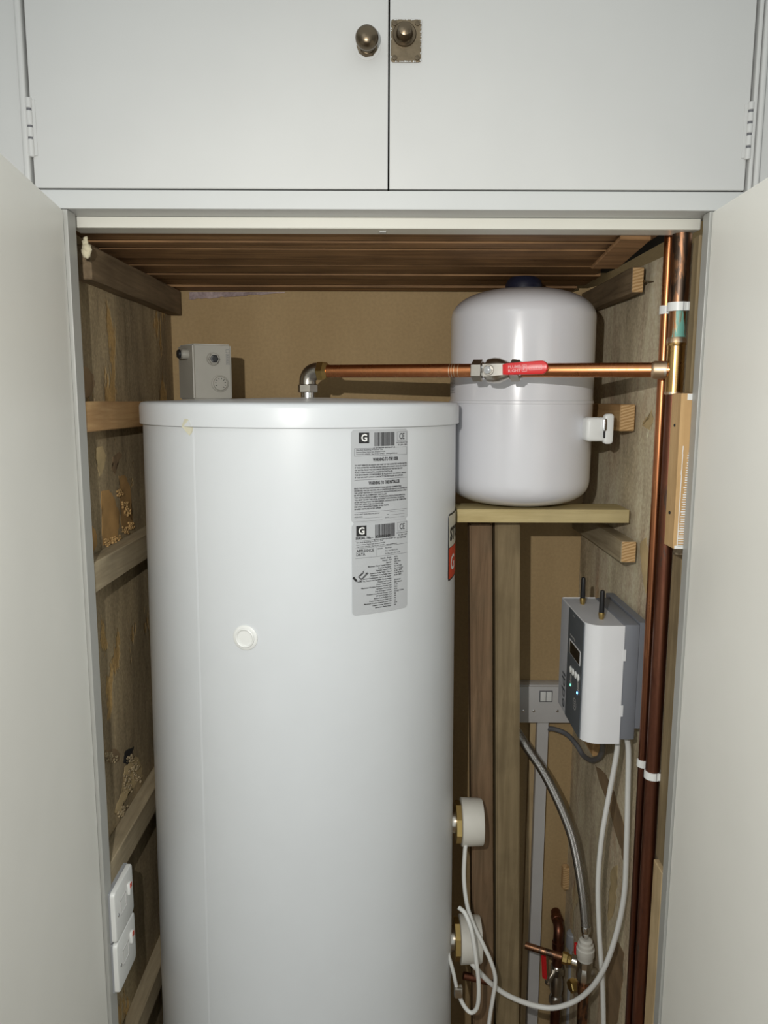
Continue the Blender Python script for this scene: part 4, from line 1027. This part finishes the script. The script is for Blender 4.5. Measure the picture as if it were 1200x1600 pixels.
# braided hose
hz = thing('braided_hose', 'braided steel hose curving down to the white connector at lower right', 'hose', at(917, 1468, .47))
HP = [at(*p) for p in ((792, 1118, .47), (822, 1166, .45), (850, 1208, .43), (875, 1258, .41), (894, 1308, .39), (905, 1360, .375), (912, 1410, .365), (915.5, 1452, .36))]
bm = new(); tube(bm, HP, .0098, 24, 14, True, True); obj('braided_tube', bm, 'steel_braid', hz, True, 60)
e = at(916, 1464, .465); 
bm = new(); lathe(bm, at(915.5, 1446, .36), (0, 0, -1), [(.0095, 0), (.0104, .002), (.0100, .014), (.0085, .016), (.007, .026)], 24); obj('ferrule', bm, 'chrome', hz, True, 40)
bm = new(); c = at(915.5, 1467, .36)
lathe(bm, c, (0, 0, -1), [(.010, 0), (.0135, .003), (.0135, .010), (.0165, .012), (.0165, .019), (.0188, .021), (.0188, .036), (.0165, .040), (.0165, .046), (.014, .048)], 32)
obj('push_fit_connector', bm, 'plastic_cream', hz, True, 30)

# ================================================================== PIPE VALVES AT THE BOTTOM RIGHT
va = thing('copper_elbow_pipe', 'aged copper pipe with an elbow turning to the back wall, by the trunking', 'pipe', at(872, 1620, .56))
bm = new(); b0 = at(872, 1470, .56); x_, y_ = b0.x, b0.y
zt2 = at(872, 1451, .56).z
arc = [Vector((x_, y_, .0)), Vector((x_, y_, zt2 - .02))] + [Vector((x_ + .003 * k / 8, y_ + .020 * (1 - math.cos(PI / 2 * k / 8)), zt2 - .02 + .020 * math.sin(PI / 2 * k / 8))) for k in range(9)] + [Vector((x_ + .006, YB, zt2))]
tube(bm, arc, .0118, 24, 1, False); obj('pipe', bm, 'copper_dark', va, True, 60)
bm = new(); lathe(bm, (x_, y_, zt2 - .052), (0, 0, 1), [(.0118, 0), (.0135, .001), (.0135, .018), (.0118, .019)], 24); obj('pipe_socket', bm, 'copper_dark', va, True)
bm = new(); lathe(bm, (x_ + .004, y_ + .026, zt2), (0, 1, 0), [(.0118, 0), (.0135, .001), (.0135, .016), (.0118, .017)], 24)
obj('pipe_socket', bm, 'copper_dark', va, True)
iv = thing('isolating_valve', 'small isolating valve with red lever on the copper elbow pipe', 'valve', (x_, y_, at(872, 1560, .56).z))
zv0 = at(872, 1568, .56).z; zv1 = at(872, 1507, .56).z; H_ = zv1 - zv0
bm = new(); lathe(bm, (x_, y_, zv0), (0, 0, 1), [(.013, 0), (.0145, .002), (.0145, H_ * .2), (.012, H_ * .24), (.0155, H_ * .38), (.0155, H_ * .6), (.012, H_ * .74), (.0145, H_ * .78), (.0145, H_ - .002), (.013, H_)], 24); obj('valve_body', bm, 'nickel', iv, True, 30)
bm = new(); lathe(bm, (x_, y_, zv0 + H_ * .78), (0, 0, 1), [(.0165, 0), (.0165, H_ * .16)], 6); obj('compression_nut', bm, 'nickel', iv); bm = new(); lathe(bm, (x_, y_, zv0 + .003), (0, 0, 1), [(.0165, 0), (.0165, H_ * .16)], 6, phase=.4); obj('compression_nut', bm, 'nickel', iv)
q = at(855, 1535, .53)
bm = new(); cyl(bm, (q.x, q.y, q.z), (x_ - .008, y_, q.z), .006, 16); st_ = obj('valve_stem', bm, 'nickel', iv, True)
bm = new(); lathe(bm, (q.x + .001, q.y + .001, q.z), (-.5, -1, 0), [(.0055, 0), (.0055, .004), (0, .005)], 6); obj('stem_nut', bm, 'chrome', st_)
bm = new(); q2 = at(851, 1524, .53); q3 = at(849, 1492, .53)
hexa(bm, [q2 + Vector(v_) for v_ in ((-.0055, -.004, -.006), (.006, -.004, -.010), (.006, .003, -.010), (-.0055, .003, -.006))] + [q3 + Vector(v_) for v_ in ((-.0055, -.004, 0), (.0055, -.004, 0), (.0055, .003, 0), (-.0055, .003, 0))])
bmesh.ops.bevel(bm, geom=bm.edges[:], offset=.002, segments=2, affect='EDGES'); obj('lever_sleeve', bm, 'red_lever', iv, True)
# horizontal stub with brass nut
st = thing('copper_stub_pipe', 'short copper stub pointing left from a brass nut at lower right', 'pipe', at(885, 1500, .48))
a = at(821, 1477, .50); b_ = at(880, 1496, .47)
bm = new(); cyl(bm, a, b_, .0078, 24); obj('pipe', bm, 'copper_aged', st, True)
d_ = (b_ - a).normalized(); bm = new(); lathe(bm, b_ - d_ * .003, d_, [(.011, 0), (.0135, .002), (.0135, .012), (.0115, .014), (.0105, .022)], 10); obj('brass_nut', bm, 'brass', st)
bm = new(); lathe(bm, b_ + d_ * .018, d_, [(.0105, 0), (.013, .002), (.013, .022)], 20); obj('fitting_body', bm, 'nickel', st, True)
# grey capped pipe behind
q = at(895, 1466, .56); bm = new(); lathe(bm, (q.x, .56, q.z - .022), (0, 0, 1), [(.015, 0), (.016, .002), (.015, .034), (.013, .037), (.006, .038), (.005, .036), (0, .036)], 32); cyl(bm, (q.x, .56, 0), (q.x, .56, q.z - .02), .0075, 16)
tag(obj('grey_capped_pipe', bm, 'plastic_grey', None, True, 30), 'grey plastic capped pipe end behind the white connector', 'pipe end')
# manifold under the hose connector
mf = thing('hose_manifold', 'cluster of brass and nickel fittings carrying the braided hose connector', 'pipe fitting', (c.x, c.y, 0))
bm = new(); lathe(bm, (c.x, c.y, c.z - .046), (0, 0, -1), [(.013, 0), (.0165, .002), (.0165, .016), (.013, .018), (.0175, .030), (.0175, .044), (.012, .052)], 10); mb = obj('manifold_body', bm, 'nickel', mf, True, 30)
bm = new(); cyl(bm, (c.x, c.y, 0), (c.x, c.y, c.z - .090), .0112, 24); obj('pipe', bm, 'copper_aged', mf, True)
bm = new(); lathe(bm, (c.x, c.y, c.z - .125), (0, 0, 1), [(.0112, 0), (.0132, .001), (.0132, .02), (.0112, .021)], 24); obj('pipe_socket', bm, 'copper_aged', mf, True)
q = at(895, 1540, .42); bm = new(); lathe(bm, q, (1, .3, .05), [(.013, -.008), (.0145, -.006), (.0145, .006), (.012, .008), (.009, .018)], 6); obj('brass_nut', bm, 'brass', mf)
q = at(900, 1482, .40); bm = new(); box(bm, (q.x - .004, q.y - .004, q.z - .013), (q.x + .004, q.y + .004, q.z + .013), .002); obj('red_tab', bm, 'red_lever', mf)
bm = new(); q = at(926, 1520, .36); lathe(bm, q, (1, .2, .3), [(.011, -.01), (.012, .002), (.008, .01)], 16); obj('side_outlet', bm, 'nickel', mf, True)
# stub near the tank
a = at(724, 1524, .36); b_ = at(775, 1536, .36)
bm = new(); cyl(bm, a, b_, .0078, 20); tag(obj('copper_stub_pipe', bm, 'copper_dark', None, True), 'dark copper stub under the lower heater beside the tank', 'pipe')

# ================================================================== SMALL BITS
# lump of filler hanging in the top left corner
fl_ = thing('filler_lump', 'cream lump of hardened filler stuck to the top left batten', 'filler lump', at(134, 400, .05))
bm = new()
for k, (px, py, r) in enumerate(((134, 374, .0035), (133, 380, .005), (135, 388, .0065), (134, 395, .0065), (137, 390, .006), (135, 399, .004))): 
    q = at(px, py, .05); pillow(bm, q, r, k, (1, .8, 1.2))
obj('lump', bm, 'putty', fl_, True, 80)
# crumbs of plaster lying on the left battens
def rubble(pts, n, rng, label, mat='putty'):
    bm = new(); n *= 5
    for k in range(n):
        px, py = pts[k % len(pts)]; q = atX(px + random.uniform(-rng, rng), py + random.uniform(-rng, rng), WL + .002)
        pillow(bm, q, random.uniform(.0008, .0034), k, (.7, 1, .8))
    o = obj('plaster_crumbs', bm, mat, None, True, 80); tag(o, label, 'plaster', None, 'stuff')
plain('plaster_orange', (.40, .25, .10), .85, 0, .3, 80, .5)
rubble([(200, 800), (188, 770), (196, 790), (178, 845), (168, 848), (205, 822), (196, 828), (184, 842)], 46, 5, 'orange plaster crumbs piled on the grey batten on the left wall', 'plaster_orange')
rubble([(200, 1218), (207, 1205), (200, 1232), (212, 1195), (196, 1265), (189, 1270), (204, 1185), (214, 1215), (168, 1182), (178, 1185)], 46, 6, 'crumbling brown plaster ridge on the left wall above the long batten', 'wall_left_board')
# nail sticking out of the right wall
q = atX(1022, 440, .462); bm = new(); cyl(bm, q, q + Vector((-.018, -.004, 0)), .0011, 8); cyl(bm, q + Vector((-.018, -.004, 0)), q + Vector((-.0195, -.0043, 0)), .0028, 10)
tag(obj('nail', bm, 'bronze_knob', None, True), 'rusty nail sticking out of the right wall near the top', 'nail')
